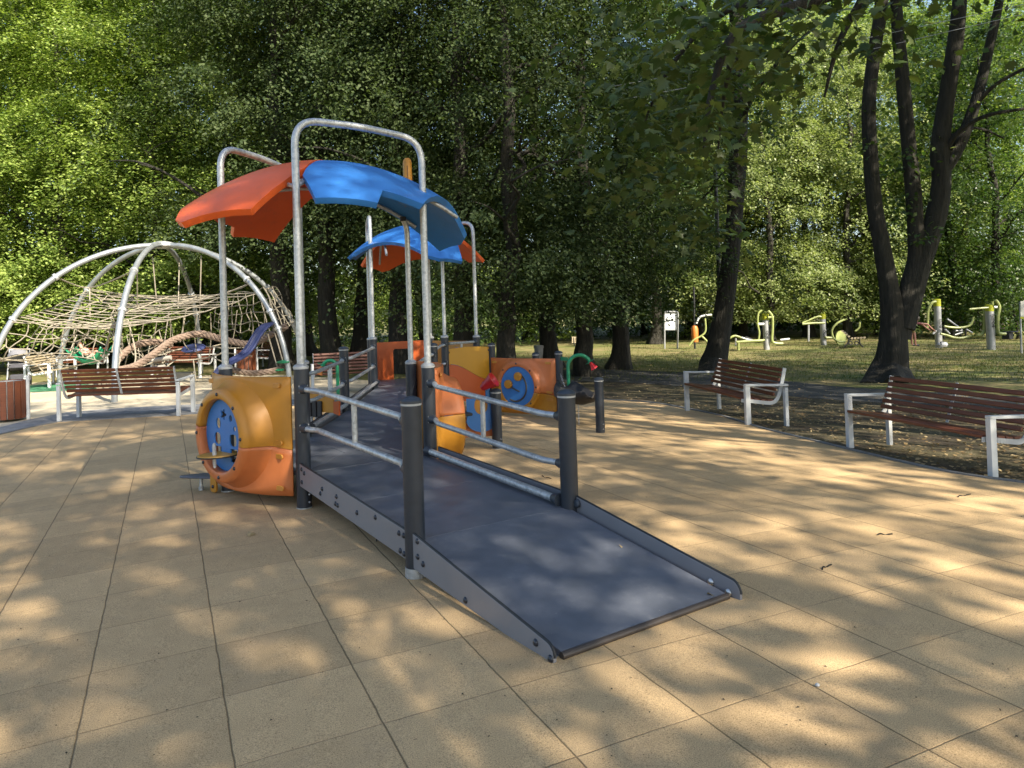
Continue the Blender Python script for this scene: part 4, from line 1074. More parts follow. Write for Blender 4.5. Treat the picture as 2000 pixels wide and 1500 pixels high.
# pushchair
pc = spot(34, 20.3)
SR = thing('pushchair', 'grey pushchair parked behind the slatted bin', 'pushchair', pc, YAW+.5)
MB().tube([(-.24, -.35, .15), (-.24, .25, .75), (-.24, .42, 1.0), (.24, .42, 1.0), (.24, .25, .75), (.24, -.35, .15)], .018, 8).build('frame', MGREY, SR)
MB().tube([(-.24, .35, .13), (-.24, -.1, .62), (.24, -.1, .62), (.24, .35, .13)], .016, 8).build('frame', MGREY, SR)
mb = MB(); GF = plain('grey_fabric', (.16, .16, .18), .85)
mb.lathe([(.27, 0), (.265, .1), (.22, .2), (.12, .26), (0, .28)], 18, Matrix.Rotation(-.5, 3, 'X') @ Matrix.Diagonal((1, 1.15, 1)), (0, .1, .74)).build('hood', GF, SR)
MB().box((0, .02, .50), (.42, .50, .07), Matrix.Rotation(-.2, 3, 'X')).box((0, .27, .72), (.42, .06, .50), Matrix.Rotation(-.35, 3, 'X')).build('seat', plain('dark_grey_fabric', (.05, .05, .06), .85), SR, bevel=.02)
MB().box((0, .0, .26), (.36, .45, .14)).build('basket', plain('dark_grey_fabric', (.05, .05, .06), .85), SR, bevel=.02)
for x in (-.26, .26):
    for y, r in ((-.36, .09), (.36, .13)):
        w_ = MB().lathe([(r*.75, -.02), (r, -.016), (r, .016), (r*.75, .02)], 20, Matrix.Rotation(pi/2, 3, 'Y'), (x, y, r)).build('wheel', RUBBER, SR)
        MB().lathe([(0, -.012), (r*.76, -.01), (r*.76, .01), (0, .012)], 12, Matrix.Rotation(pi/2, 3, 'Y'), (x, y, r)).build('rim', MGREY, w_)
cp = spot(355, 19.5)
cbk = MB().box((0, 0, .1), (.55, .4, .26)).build('concrete_block', plain('pale_concrete', (.30, .28, .23), .9, 0, .15, 4, .4, 40), None, bevel=.02, loc=cp); cbk.rotation_euler = (0, 0, YAW+.1)
tag(cbk, 'low pale concrete block on the sand beside the front bench', 'concrete block')

# ------------------------------------------------------------------ lamp post, board, exercise machines
lp = G(1411, 716)
LP = thing('lamp_post', 'black lamp post in front of the thick leaning trunk', 'lamp post', lp)
MB().lathe([(.17, 0), (.17, .05), (.14, .10), (.13, 1.55), (.155, 1.58), (.155, 1.64), (.11, 1.70), (.085, 1.9), (.075, 4.2), (.06, 7.0), (0, 7.0)], 18).build('column', LAMPM, LP)
MB().bar((.05, -.14, .5), (.05, -.14, 1.1), .09, .01, (0, 1, 0)).build('service_door', LAMPM, LP, bevel=.003)
def gy(px, d): return spot(px, d)
def line(parent, name, m, pts, r, d, shift=0.):
    return PT(MB().tube(bez([at(x, y, d+shift+(e[0] if e else 0)) for x, y, *e in pts], 6), r, 8), name, m, parent)
dB = 37.5; p = G(1310, 681)
IB = thing('notice_board', 'pale blank notice board in a rounded tube frame on the sunny grass', 'notice board', p)
dB = float((p-CAM)@FWD)
PT(MB().tube(round_path([at(1298, 685, dB), at(1298, 609, dB), at(1324, 609, dB), at(1323, 685, dB)], .12), .045, 8), 'frame', MGREY, IB)
PT(MB().bar(at(1299, 644, dB), at(1323, 644, dB), .05, .05), 'cross_bar', MGREY, IB)
PT(MB().prism([(-.29, -.40), (.29, -.40), (.29, .40), (-.29, .40)], .04, at(1310.5, 628, dB), RGT, UPV, FWD), 'board', plain('board_sheet', (.55, .58, .60), .5), IB)
ob = thing('litter_bin', 'small orange litter bin on a thin dark pole by the notice board', 'litter bin', spot(1355, 36))
PT(MB().lathe([(0, -.45), (.15, -.45), (.17, -.1), (.17, .2), (.12, .33), (0, .36)], 14, None, at(1357, 650, 36)), 'bin_body', plain('orange_bin_paint', (.50, .16, .03), .45), ob)
PT(MB().tube([spot(1355, 36.3), at(1355, 560, 36.3)], .05, 8), 'pole', LAMPM, ob)
def machine_post(t, px, ytop, ybase, d, text=None, ty=None, th_=None, w=.14):
    g = at(px, ybase, d); tp = at(px-1.5, ytop, d); H = tp[2]-g[2]
    o = PT(MB().lathe([(w, -.6), (w, H*.83)], 18, None, g), 'post', MGREY, t)
    MB().lathe([(w+.004, H*.83), (w+.004, H*.99), (w*.8, H), (0, H)], 18, None, g).build('post_cap', LIMEC, o)
    if text:
        cu = bpy.data.curves.new('t', 'FONT'); cu.body = text; cu.size = th_; cu.extrude = .004; cu.align_x = 'LEFT'; cu.align_y = 'CENTER'
        tmp = bpy.data.objects.new('t', cu); COL.objects.link(tmp); me = bpy.data.meshes.new_from_object(tmp); me.name = 'lettering'
        bpy.data.objects.remove(tmp); bpy.data.curves.remove(cu)
        q = V3(at(px, ty, d))-V3(FWD)*(w+.012); ex, ey = Vector((0, 0, 1)), -V3(RGT); ez = -V3(FWD); ez.z = 0; ez.normalize(); ey = ez.cross(ex)
        M = Matrix(((ex.x, ey.x, ez.x, q.x), (ex.y, ey.y, ez.y, q.y), (ex.z, ey.z, ez.z, q.z), (0, 0, 0, 1)))
        me.transform(M); me.materials.clear(); me.materials.append(EDGE); link('lettering', me, o)
    return o
GE = 'outdoor exercise machines on the meadow'
def machine(px, d, label): return thing('exercise_machine', label, 'exercise machine', spot(px, d), group=GE)
d1 = 33.5
m1 = machine(1385, d1, 'lime machine with white handle left of the leaning trunk')
for sh in (0, .5):
    line(m1, 'bent_tube', LIME, [(1377, 622), (1378, 645), (1371, 655), (1355, 664), (1346, 675)], .042, d1, sh)
    line(m1, 'bent_tube', LIME, [(1371, 657), (1380, 666), (1388, 680)], .042, d1, sh)
    line(m1, 'handle', WHITEM, [(1360, 632), (1366, 620), (1378, 616), (1390, 615)], .045, d1, sh)
m2 = machine(1460, 34, 'low lime rowing machine lying beside the column with two arms')
line(m2, 'main_tube', LIME, [(1438, 668), (1465, 666), (1490, 665)], .06, 33.5)
line(m2, 'front_leg', LIME, [(1442, 668), (1442, 684)], .06, 33.5); line(m2, 'rear_leg', MGREY, [(1437, 660), (1437, 676)], .045, 34)
for sh in (0, .45):
    line(m2, 'bent_tube', LIME, [(1421, 667), (1426, 660), (1436, 656), (1448, 660)], .05, 33.5, sh)
    line(m2, 'push_bar', WHITEM, [(1448, 659), (1465, 664), (1485, 665)], .035, 33.6, sh)
PT(MB().box(at(1460, 661, 33.8), (.5, .3, .08), Matrix.Rotation(.3, 3, 'Y')), 'seat', RUBBER, m2, bevel=.02)
m3 = machine(1497, 34, 'lime capped pale column with two tall bent arms in the sun')
machine_post(m3, 1497.5, 613, 683, 34, 'BOO', 661, .17)
line(m3, 'swing_arm', LIME, [(1488, 606), (1481, 613), (1480, 633), (1483, 650), (1481, 666)], .045, 34, -.3)
line(m3, 'swing_arm', LIME, [(1500, 607), (1508, 618), (1509, 640), (1508, 664), (1514, 670), (1529, 671)], .06, 34, -.2)
line(m3, 'arm_axle', WHITEM, [(1480, 633), (1492, 633)], .06, 34, -.2); line(m3, 'arm_axle', LIME, [(1500, 620), (1511, 619)], .05, 34, -.2)
line(m3, 'foot_bar', LIME, [(1481, 666), (1493, 664)], .05, 34, -.2); line(m3, 'pedal', MGREY, [(1524, 664), (1542, 662)], .05, 34, .2)
m4 = machine(1590, 35, 'lime step frame joined to the lime capped column behind the iron bench')
machine_post(m4, 1608.5, 613, 672, 36, 'BOO', 659, .17)
for sh in (0, .7):
    line(m4, 'side_rail', LIME, [(1567, 633), (1590, 631), (1611, 631)], .05, 35.6, sh)
    line(m4, 'sloping_rail', LIME, [(1567, 631), (1585, 623), (1598, 618), (1604, 619)], .04, 35.6, sh)
    line(m4, 'leg', MGREY, [(1579, 634), (1579, 667)], .05, 35.6, sh)
for k in range(6): PT(MB().tube([at(1570+k*4, 631-k*1.0, 35.6), at(1570+k*4, 631-k*1.0, 36.3)], .03, 6), 'rung', LIME, m4)
m5 = machine(1635, 36, 'curved lime hoop machine left of the iron bench')
line(m5, 'hoop', LIME, [(1649, 624), (1634, 632), (1625, 645), (1628, 660), (1638, 667), (1650, 668)], .05, 35.5)
line(m5, 'joint_bar', LIME, [(1611, 659), (1627, 660)], .05, 35.8); line(m5, 'upright', LIME, [(1679, 629), (1678, 640), (1670, 647)], .045, 36.5)
PT(MB().lathe([(0, -.03), (.36, -.03), (.36, .03), (0, .03)], 20, Matrix.Rotation(pi/2, 3, 'X') , at(1642, 660, 36)), 'disc', LIME, m5)
ib = thing('park_bench', 'slatted bench with scrolled black iron legs on the meadow', 'bench', spot(1668, 34))
p0 = at(1655, 676, 33); z0 = p0[2]
for sh in (0, 1.3):
    d = 33+sh
    line(ib, 'iron_leg', IRON, [(1648, 678), (1656, 670), (1657, 658), (1648, 647)], .035, d); line(ib, 'iron_leg', IRON, [(1657, 664), (1676, 662), (1680, 672), (1686, 678)], .035, d)
    for cx in (1661, 1673): PT(MB().tube([at(cx+3.5*cos(t), 670+3.5*sin(t), d) for t in np.linspace(0, 2*pi, 13)[:-1]], .025, 6, closed=True), 'scroll', IRON, ib)
for k in range(4): PT(MB().tube([at(1645+k*4.2, 647+k*3.4, 32.9), at(1645+k*4.2+1, 647+k*3.4, 34.4)], .045, 6), 'slat', WOODP, ib)
for k in range(5): PT(MB().tube([at(1664+k*6, 661-k*.4, 32.9), at(1664+k*6+1, 661-k*.4, 34.4)], .05, 6), 'slat', WOODP, ib)
d6 = 31.5
m6 = machine(1833, d6, 'lime capped grey column with curved arm beside the trunk fork')
machine_post(m6, 1833.5, 584, 668, d6, 'BOO', 640, .17)
line(m6, 'curved_arm', LIME, [(1828, 589), (1820, 592), (1813, 606), (1812, 624), (1811, 640)], .055, d6, -.1)
line(m6, 'pedal_arm', MGREY, [(1829, 646), (1822, 652), (1825, 650)], .04, d6, -.3)
m7 = machine(1870, 31.5, 'lime rowing frame with curved beams between two tall columns')
line(m7, 'beam', LIME, [(1844, 637), (1855, 639), (1875, 640), (1893, 636), (1899, 628), (1901, 619)], .045, 31.2)
line(m7, 'beam', LIME, [(1837, 652), (1850, 655), (1862, 659), (1878, 660), (1896, 656)], .05, 31)
line(m7, 'lever', MGREY, [(1850, 623), (1865, 634), (1879, 645), (1866, 646)], .04, 31.6)
for x, y0, y1 in ((1844, 638, 662), (1862, 645, 660), (1886, 642, 658)): line(m7, 'leg', IRON, [(x, y0), (x, y1)], .04, 31.4)
line(m7, 'stay', MGREY, [(1846, 643), (1855, 652)], .035, 31); line(m7, 'stay', MGREY, [(1887, 643), (1899, 650)], .035, 31); line(m7, 'stay', MGREY, [(1865, 654), (1880, 649)], .035, 31)
m8 = machine(1936, 29.5, 'lime capped grey column lettered upright with bars on both sides')
machine_post(m8, 1935.5, 595, 671, 29.5, 'BOOMS', 639, .16, .155)
line(m8, 'hand_bar', LIME, [(1893, 604), (1915, 602), (1930, 601)], .04, 29.5, -.2); line(m8, 'hand_bar', WHITEM, [(1941, 600), (1952, 600)], .05, 29.5)
line(m8, 'swing_arm', LIME, [(1923, 604), (1923, 630), (1922, 648), (1915, 654), (1908, 654)], .065, 29.5, .2)
line(m8, 'swing_arm', LIME, [(1944, 586), (1949, 592), (1952, 602), (1949, 620), (1949, 645), (1953, 651), (1964, 652)], .06, 29.5, -.2)
line(m8, 'hook', LIME, [(1938, 588), (1938, 595)], .05, 29.5)
PT(MB().box(at(1968, 655, 29.5), (.28, .3, .30)).box(at(1974, 648, 29.5), (.5, .35, .05)), 'pedal_box', RUBBER, m8, bevel=.03)
tt = thing('games_table', 'dark table with a slate blue top behind the rowing frame', 'table', spot(1862, 40))
PT(MB().bar(at(1838, 629, 40), at(1884, 629, 40), .9, .06), 'table_top', plain('slate_blue_paint', (.05, .06, .10), .5), tt, bevel=.01)
for x in (1842, 1874): PT(MB().bar(spot(x, 40), at(x, 630, 40), .10, .10, (0, 1, 0)), 'leg', IRON, tt)
sg = thing('information_sign', 'pale information sign on two posts cut by the right picture edge', 'sign', spot(1997, 27))
PT(MB().prism([(-.12, -.27), (.40, -.27), (.40, .30), (-.12, .30)], .04, at(1999, 604, 27), RGT, UPV, FWD), 'sign_plate', plain('sign_white', (.42, .43, .40), .5), sg)
PT(MB().prism([(-.12, -.35), (.40, -.35), (.40, -.275), (-.12, -.275)], .042, at(1999, 604, 27), RGT, UPV, FWD), 'yellow_strip', LIMEC, sg)
for x in (1992, 2003): PT(MB().tube([spot(x, 27), at(x, 590, 27.05)], .035, 8), 'post', MGREY, sg)
wb = thing('slatted_bin', 'dark bin with a pale sunlit side beyond the smiling panel', 'litter bin', spot(1053, 27))
PT(MB().lathe([(.20, 0), (.22, .75), (.24, .75), (.24, .85), (0, .86)], 16, None, spot(1053, 27)), 'bin_body', plain('pale_bin', (.40, .40, .40), .5), wb)
fb = thing('park_bench', 'far wooden bench on the meadow between two dark trunks', 'bench', spot(1127, 42))
for k in range(4): PT(MB().bar(at(1117, 659+k*3.2, 42), at(1139, 659+k*3.2, 42), .03, .08), 'slat', WOODP, fb)
for x in (1120, 1126): PT(MB().tube([spot(x, 42), at(x, 659, 42)], .03, 6), 'leg', IRON, fb)
# man using the machine behind the forked tree, half hidden by its trunk
gm_ = at(1786, 677, 30.8)
def frm(x, y, z): return tuple(gm_+np.array([R2[0]*x+B2[0]*y, R2[1]*x+B2[1]*y, z]))
JM = dict(s=1.0, pelvis=(-.12, 0, .86), waist=(-.02, 0, 1.0), chest=(.16, 0, 1.10), neck=(.34, 0, 1.20), head=(.42, 0, 1.24), crown=(.52, 0, 1.30), face=(.5, 0, -.5))
for s, y in (('l', -.12), ('r', .14)):
    JM.update({'hip'+s: (-.12, y*.8, .84), 'knee'+s: (-.04, y, .46), 'ankle'+s: (-.02, y, .09), 'toe'+s: (.13, y, .05), 'shoulder'+s: (.20, y*1.5, 1.10), 'elbow'+s: (.46, y*1.6, .94), 'wrist'+s: (.68, y*1.3, .74), 'palm'+s: (.75, y*1.2, .68)})
# the trunk hides head and back; only arm and lower leg show
JM2 = {k: ((v[0]-.30, v[1], v[2]-.10) if k in ('chest', 'neck', 'head', 'crown', 'waist', 'shoulderl', 'shoulderr') else v) for k, v in JM.items() if k not in ('s', 'face')}
JM2['s'] = 1.0; JM2['face'] = JM['face']
body(frm, JM2, plain('tanned_skin', (.36, .17, .13), .55), plain('maroon_shirt', (.16, .05, .06), .85), plain('khaki_shorts', (.20, .15, .06), .85), HAIR, plain('dark_shoe', (.03, .03, .04), .6), 'man in maroon top bending to a machine behind the forked trunk')
bp_ = at(1841, 673, 30.6); bpk = thing('backpack', 'white and black backpack lying at the foot of a grey column', 'backpack', bp_)
bb = MB(); bb.lathe([(0, -.02), (.14, 0), (.17, .08), (.13, .17), (0, .20)], 14, Matrix.Diagonal((1.7, 1.0, 1)), (0, 0, -.08)); bb.build('bag', plain('white_bag_fabric', (.45, .46, .48), .8), bpk)
MB().tube([(-.2, -.1, .02), (-.3, -.1, .12), (-.1, -.12, .14)], .02, 6).build('strap', RUBBER, bpk)

# ------------------------------------------------------------------ trees
def mesh_np(name, V, Fc, m, smooth=False):
    me = bpy.data.meshes.new(name); n = len(V); k = Fc.shape[1]; f = len(Fc)
    me.vertices.add(n); me.vertices.foreach_set('co', V.astype(np.float32).ravel())
    me.loops.add(f*k); me.loops.foreach_set('vertex_index', Fc.astype(np.int32).ravel())
    me.polygons.add(f); me.polygons.foreach_set('loop_start', np.arange(f, dtype=np.int32)*k)
    me.polygons.foreach_set('loop_total', np.full(f, k, dtype=np.int32))
    me.materials.append(m); me.update(); me.validate()
    if smooth: me.shade_smooth()
    return me
KITE = (np.array([(0, 0, 0), (.34, .42, .05), (0, 1, -.06), (-.34, .42, .05)]), np.array([(0, 1, 2), (0, 2, 3)]))
_ml = [(0, 0), (.10, .13), (.40, .02), (.36, .18), (.58, .36), (.42, .42), (.50, .66), (.26, .60), (.20, .72), (0, 1.08), (-.20, .72), (-.26, .60), (-.50, .66), (-.42, .42), (-.58, .36), (-.36, .18), (-.40, .02), (-.10, .13)]
MAPLE = (np.array([(0, .38, .06)]+[(x, y, -.10*abs(x)-.08*(y-.4)**2) for x, y in _ml]), np.array([(0, 1+i, 1+(i+1) % 18) for i in range(18)]))
def leaves(pos, nrm_up, size, rg, tilt, shape=KITE, droop=.0, out=None):
    """one leaf per position: random heading, leaf plane tilted from horizontal"""
    n = len(pos); V0, F0 = shape
    head = rg.uniform(0, 2*pi, n)
    if out is not None: head = np.where(rg.random(n) < .6, np.arctan2(out[:, 1], out[:, 0])+rg.normal(0, .8, n), head)
    y = np.stack([np.cos(head), np.sin(head), -droop+rg.normal(0, tilt, n)], 1); y /= np.linalg.norm(y, axis=1)[:, None]
    up = np.stack([rg.normal(0, tilt, n), rg.normal(0, tilt, n), np.ones(n)], 1)
    if out is not None: up[:, :2] += out[:, :2]*.45
    x = np.cross(y, up); x /= np.linalg.norm(x, axis=1)[:, None]; z = np.cross(x, y)
    s = size*rg.uniform(.65, 1.25, n)
    V = pos[:, None, :]+s[:, None, None]*(V0[None, :, 0:1]*x[:, None, :]+V0[None, :, 1:2]*y[:, None, :]+V0[None, :, 2:3]*z[:, None, :])
    k = len(V0); Fc = (F0[None, :, :]+(np.arange(n)*k)[:, None, None]).reshape(-1, 3)
    return V.reshape(-1, 3), Fc
def crown_points(rg, H, zb, rx, ncl, nl, cr, flat, shell=.55, low=1.0, prof=None):
    P = []; O = []
    while len(P) < ncl:
        t = rg.random()**low; z = zb+(H-zb)*t
        w = prof(t) if prof else (sin(pi*min(1, .12+.88*t)**.8)**.6 if t < 1 else 0)
        r = rx*w*(rg.random()**shell); a = rg.uniform(0, 2*pi)
        wob = 1+.22*sin(3*a+z*.9)+.15*sin(5*a-z*1.7)
        P.append((r*wob*cos(a), r*wob*sin(a), z+rg.normal(0, .2))); O.append((cos(a), sin(a), .0))
    P = np.array(P); O = np.array(O)
    sc = rg.uniform(.6, 1.35, ncl)
    ns = 9
    sub = rg.normal(0, 1, (ncl, ns, 3)); sub[..., :2] *= cr; sub[..., 2] *= cr*flat
    d = sub[np.arange(ncl)[:, None], rg.integers(0, ns, (ncl, nl))]+rg.normal(0, 1, (ncl, nl, 3))*np.array([cr*.30, cr*.30, cr*.16])
    d *= sc[:, None, None]
    r2 = (d[..., 0]**2+d[..., 1]**2)
    d[..., 2] -= .32*r2/cr
    pts = (P[:, None, :]+d).reshape(-1, 3); oo = np.repeat(O, nl, 0)
    keep = pts[:, 2] > zb*.62
    return P, pts[keep], oo[keep]
def trunk_mesh(name, rg, H, r0, lean=(0, 0), limbs=7, zb=3, crown=None, m=BARK, rx=3, flare=1.7):
    mb = MB(); n = 26
    path = []; x = y = 0.
    for i in range(n+1):
        t = i/n; x += rg.normal(0, .05)+lean[0]*H/n; y += rg.normal(0, .05)+lean[1]*H/n
        path.append((x if i else 0, y if i else 0, H*.92*t-.15))
    path = bez(path, 3)
    def rad(z): return max(.02, r0*(1-.86*max(0, z)/(H*.95)))*(1+(flare-1)*math.exp(-max(z, 0)/.35))
    mb.tube(path, [rad(p.z) for p in path], 20, lobes=[.13*math.exp(-max(p.z, 0)/.7)+.025 for p in path])
    for i in range(limbs):
        z = zb*.8+(H*.82-zb*.8)*(i+rg.random()*.7)/limbs; j = min(range(len(path)), key=lambda k: abs(path[k].z-z)); p = path[j]
        a = rg.uniform(0, 2*pi); L = rx*(.55+.45*rg.random())*(1-.45*i/limbs); r = rad(z)*.45
        pts = [p]
        for k in range(1, 6): pts.append(p+Vector((cos(a)*L*k/5+rg.normal(0, .12), sin(a)*L*k/5+rg.normal(0, .12), (.9*L*(k/5)*.75)-.10*L*(k/5)**2+rg.normal(0, .1))))
        mb.tube(bez(pts, 3), [max(.012, r*(1-k/15*.9)) for k in range(16)], 7)
        for q in range(2):
            b = pts[2+q*2]; a2 = a+rg.choice([-1, 1])*rg.uniform(.5, 1.1); L2 = L*.45
            mb.tube(bez([b, b+Vector((cos(a2)*L2*.5, sin(a2)*L2*.5, .2*L2)), b+Vector((cos(a2)*L2, sin(a2)*L2, .25*L2))], 3), [r*.4, r*.36, r*.32, r*.28, r*.22, r*.15, .01], 5)
    me = bpy.data.meshes.new(name); me.from_pydata(mb.v, [], mb.f); me.materials.append(m); me.shade_smooth(); return me
PROTO = {}
def proto(key, seed, H, zb, rx, ncl, nl, cr, flat, leaf, m, r0, tilt=.45, droop=.25, shell=.5, low=1., limbs=8, lean=(0, 0), prof=None, bk=BARK, extra=None, tz=None):
    rg = np.random.default_rng(seed)
    P, pts, oo = crown_points(rg, H, zb, rx, ncl, nl, cr, flat, shell, low, prof)
    V, Fc = leaves(pts, None, leaf, rg, tilt, KITE, droop, oo)
    PROTO[key] = (trunk_mesh(key+'_trunk', rg, H, r0, lean, limbs, tz or zb, None, bk, rx), mesh_np(key+'_crown', V, Fc, m), H)
full = lambda t: min(1, .55+2.2*t)*(1-t**3.2)**.5
col_ = lambda t: (.75+.25*sin(t*9))*(1-t**4)**.5
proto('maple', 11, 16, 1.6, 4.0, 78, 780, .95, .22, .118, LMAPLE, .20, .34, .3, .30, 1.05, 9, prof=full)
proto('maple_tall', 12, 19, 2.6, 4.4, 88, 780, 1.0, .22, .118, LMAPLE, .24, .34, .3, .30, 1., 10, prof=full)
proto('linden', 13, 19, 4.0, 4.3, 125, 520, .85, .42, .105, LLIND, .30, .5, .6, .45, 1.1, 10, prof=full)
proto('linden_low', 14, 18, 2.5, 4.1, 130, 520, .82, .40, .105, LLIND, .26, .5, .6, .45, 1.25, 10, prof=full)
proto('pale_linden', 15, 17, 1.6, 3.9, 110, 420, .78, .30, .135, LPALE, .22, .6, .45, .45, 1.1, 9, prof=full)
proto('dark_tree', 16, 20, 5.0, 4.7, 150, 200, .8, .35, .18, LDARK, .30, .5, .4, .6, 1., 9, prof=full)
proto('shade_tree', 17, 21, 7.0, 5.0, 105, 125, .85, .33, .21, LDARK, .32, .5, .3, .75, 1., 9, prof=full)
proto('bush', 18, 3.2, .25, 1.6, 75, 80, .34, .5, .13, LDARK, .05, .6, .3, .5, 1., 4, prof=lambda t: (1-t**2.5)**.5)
proto('pale_bush', 19, 3.6, .25, 1.7, 75, 80, .34, .5, .13, LMAPLE, .05, .6, .3, .5, 1., 4, prof=lambda t: (1-t**2.5)**.5)
def tree(key, p, label, cat='tree', group=None, rz=None, sc=1., sxy=None, name=None, lean=(0, 0)):
    tk, cw, H = PROTO[key]
    t = thing(name or {'bush': 'bush', 'pale_bush': 'bush'}.get(key, key.split('_')[0] + '_tree' if key not in ('dark_tree', 'shade_tree', 'pale_linden', 'maple_tall', 'linden_low') else {'dark_tree': 'dark_tree', 'shade_tree': 'shade_tree', 'pale_linden': 'pale_linden_tree', 'maple_tall': 'tall_maple_tree', 'linden_low': 'drooping_linden_tree'}[key]), label, cat, (p[0], p[1], gz(p[0], p[1])), rnd.uniform(0, 6.28) if rz is None else rz, group)
    t.scale = ((sxy or sc), (sxy or sc), sc); t.rotation_euler[0] = lean[0]; t.rotation_euler[1] = lean[1]
    link('trunk', tk, t); link('crown', cw, t); return t

GL, GC, GR, GSH = 'sunlit maples beyond the dome', 'shaded lindens behind the playground', 'trees around the meadow', 'tall trees behind the viewpoint'
ML = 'sunlit green maple in the dense row beyond the climbing dome'
for k, (px, d, key, sc) in enumerate(((-60, 27, 'maple', 1.0), (40, 30, 'maple_tall', 1.0), (125, 26.5, 'maple', .95), (215, 29, 'maple_tall', 1.05), (300, 26, 'maple', 1.0), (385, 29.5, 'maple_tall', 1.0), (455, 26.5, 'maple', 1.05), (0, 38, 'maple_tall', 1.15), (170, 38, 'maple_tall', 1.15), (330, 37, 'maple_tall', 1.2), (500, 34, 'maple_tall', 1.15), (-150, 24, 'maple', 1.0), (90, 45, 'maple_tall', 1.3), (260, 46, 'maple_tall', 1.3), (430, 45, 'maple_tall', 1.3))):
    tree(key, spot(px, d), ML, group=GL, sc=sc)
LL = 'shaded dark linden with a bare lower trunk behind the playground'
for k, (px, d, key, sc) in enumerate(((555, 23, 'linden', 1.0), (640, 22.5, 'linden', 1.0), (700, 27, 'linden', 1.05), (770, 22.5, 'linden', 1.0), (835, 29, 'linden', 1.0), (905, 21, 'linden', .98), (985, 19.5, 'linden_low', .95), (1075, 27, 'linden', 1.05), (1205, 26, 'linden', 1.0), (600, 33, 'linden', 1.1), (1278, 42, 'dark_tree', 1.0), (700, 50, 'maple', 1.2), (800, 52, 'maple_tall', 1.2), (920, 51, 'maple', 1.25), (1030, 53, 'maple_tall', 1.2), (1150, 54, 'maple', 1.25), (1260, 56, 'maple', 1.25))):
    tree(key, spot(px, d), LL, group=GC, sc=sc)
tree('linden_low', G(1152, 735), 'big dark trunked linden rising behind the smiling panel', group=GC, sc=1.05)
LP_ = 'pale sunlit linden beyond the exercise machines'
for px, d, sc in ((1500, 41, 1.05), (1580, 44, 1.15), (1655, 42, 1.05), (1450, 46, 1.1), (1720, 47, 1.15), (1365, 45, 1.1)): tree('pale_linden', spot(px, d), LP_, group=GR, sc=sc)
LD_ = 'dark leafy tree at the far right edge of the meadow'
for px, d, key, sc in ((1860, 42, 'dark_tree', .9), (1950, 39, 'dark_tree', .85), (1790, 52, 'maple_tall', 1.3), (1890, 50, 'maple_tall', 1.3), (2030, 45, 'maple', 1.25), (1700, 56, 'maple_tall', 1.4), (1620, 58, 'maple_tall', 1.4), (1530, 57, 'maple_tall', 1.4), (1440, 58, 'maple_tall', 1.4), (1350, 55, 'maple_tall', 1.35), (1970, 56, 'maple_tall', 1.4)): tree(key, spot(px, d), LD_, group=GR, sc=sc)
BLB = 'low leafy bush under the trees along the back of the park'
for px, d, key, sc in ((20, 29, 'pale_bush', 1.2), (120, 31, 'bush', 1.2), (230, 30, 'pale_bush', 1.1), (330, 33, 'bush', 1.2), (440, 33, 'pale_bush', 1.1), (540, 37, 'pale_bush', 1.2), (650, 40, 'pale_bush', 1.2), (760, 42, 'pale_bush', 1.3), (850, 43, 'bush', 1.3), (960, 44, 'bush', 1.2), (1080, 48, 'pale_bush', 1.3), (1200, 50, 'bush', 1.2), (1330, 48, 'pale_bush', 1.1), (1700, 44, 'pale_bush', 1.2), (1770, 40, 'bush', 1.1), (1850, 42, 'bush', 1.3), (1920, 39, 'bush', 1.2), (1990, 36, 'bush', 1.2), (1570, 50, 'bush', 1.2), (1450, 50, 'bush', 1.3)):
    tree(key, spot(px, d), BLB, 'bush', 'bushes at the back of the park', sc=sc)

def forked_tree(name, label, stems, leafs, group, base_flare=None, m=BARK):
    """stems: lists of (point, radius); leafs: (centre, spread, count, size, material)"""
    b = stems[0][0][0]; t = thing(name, label, 'tree', b, 0, group)
    mb = MB()
    for st in stems:
        pts = bez([p for p, r in st], 5); rr = np.interp(np.linspace(0, 1, len(pts)), np.linspace(0, 1, len(st)), [r for p, r in st]); big = st[0][1] > .6; rr = np.array([r*(1+.15*math.exp(-max(0, p.z-b[2]+.1)/.3)) if big else r for r, p in zip(rr, pts)]); mb.tube(pts, list(rr), 30 if big else 12, lobes=[(.14*math.exp(-max(p.z-b[2], 0)/.8) if big else 0)+.03 for p in pts])
    PT(mb, 'trunk', m, t)
    rg = np.random.default_rng(len(stems)*7+3)
    groups = {}
    for c, sp, n, size, mt, shape in leafs:
        d = rg.normal(0, 1, (n, 3))*np.array(sp); d[:, 2] -= .25*(d[:, 0]**2+d[:, 1]**2)
        pos = np.array(c)+d
        V, Fc = leaves(pos, None, size, rg, .55, shape, .45, d/np.maximum(np.linalg.norm(d, axis=1)[:, None], 1e-3))
        groups.setdefault(mt.name, [mt, [], [], 0]); gq = groups[mt.name]; gq[1].append(V); gq[2].append(Fc+gq[3]); gq[3] += len(V)
    for k, (mt, Vs, Fs, _) in groups.items():
        unparent_loc(link('crown', mesh_np('crown', np.concatenate(Vs), np.concatenate(Fs), mt), t), t)
    return t
def cl(px, py, d, s, n, size=.15, m=None, shape=KITE, fl=.5): return (at(px, py, d), (s, s, s*fl), n, size, m or LDARK, shape)
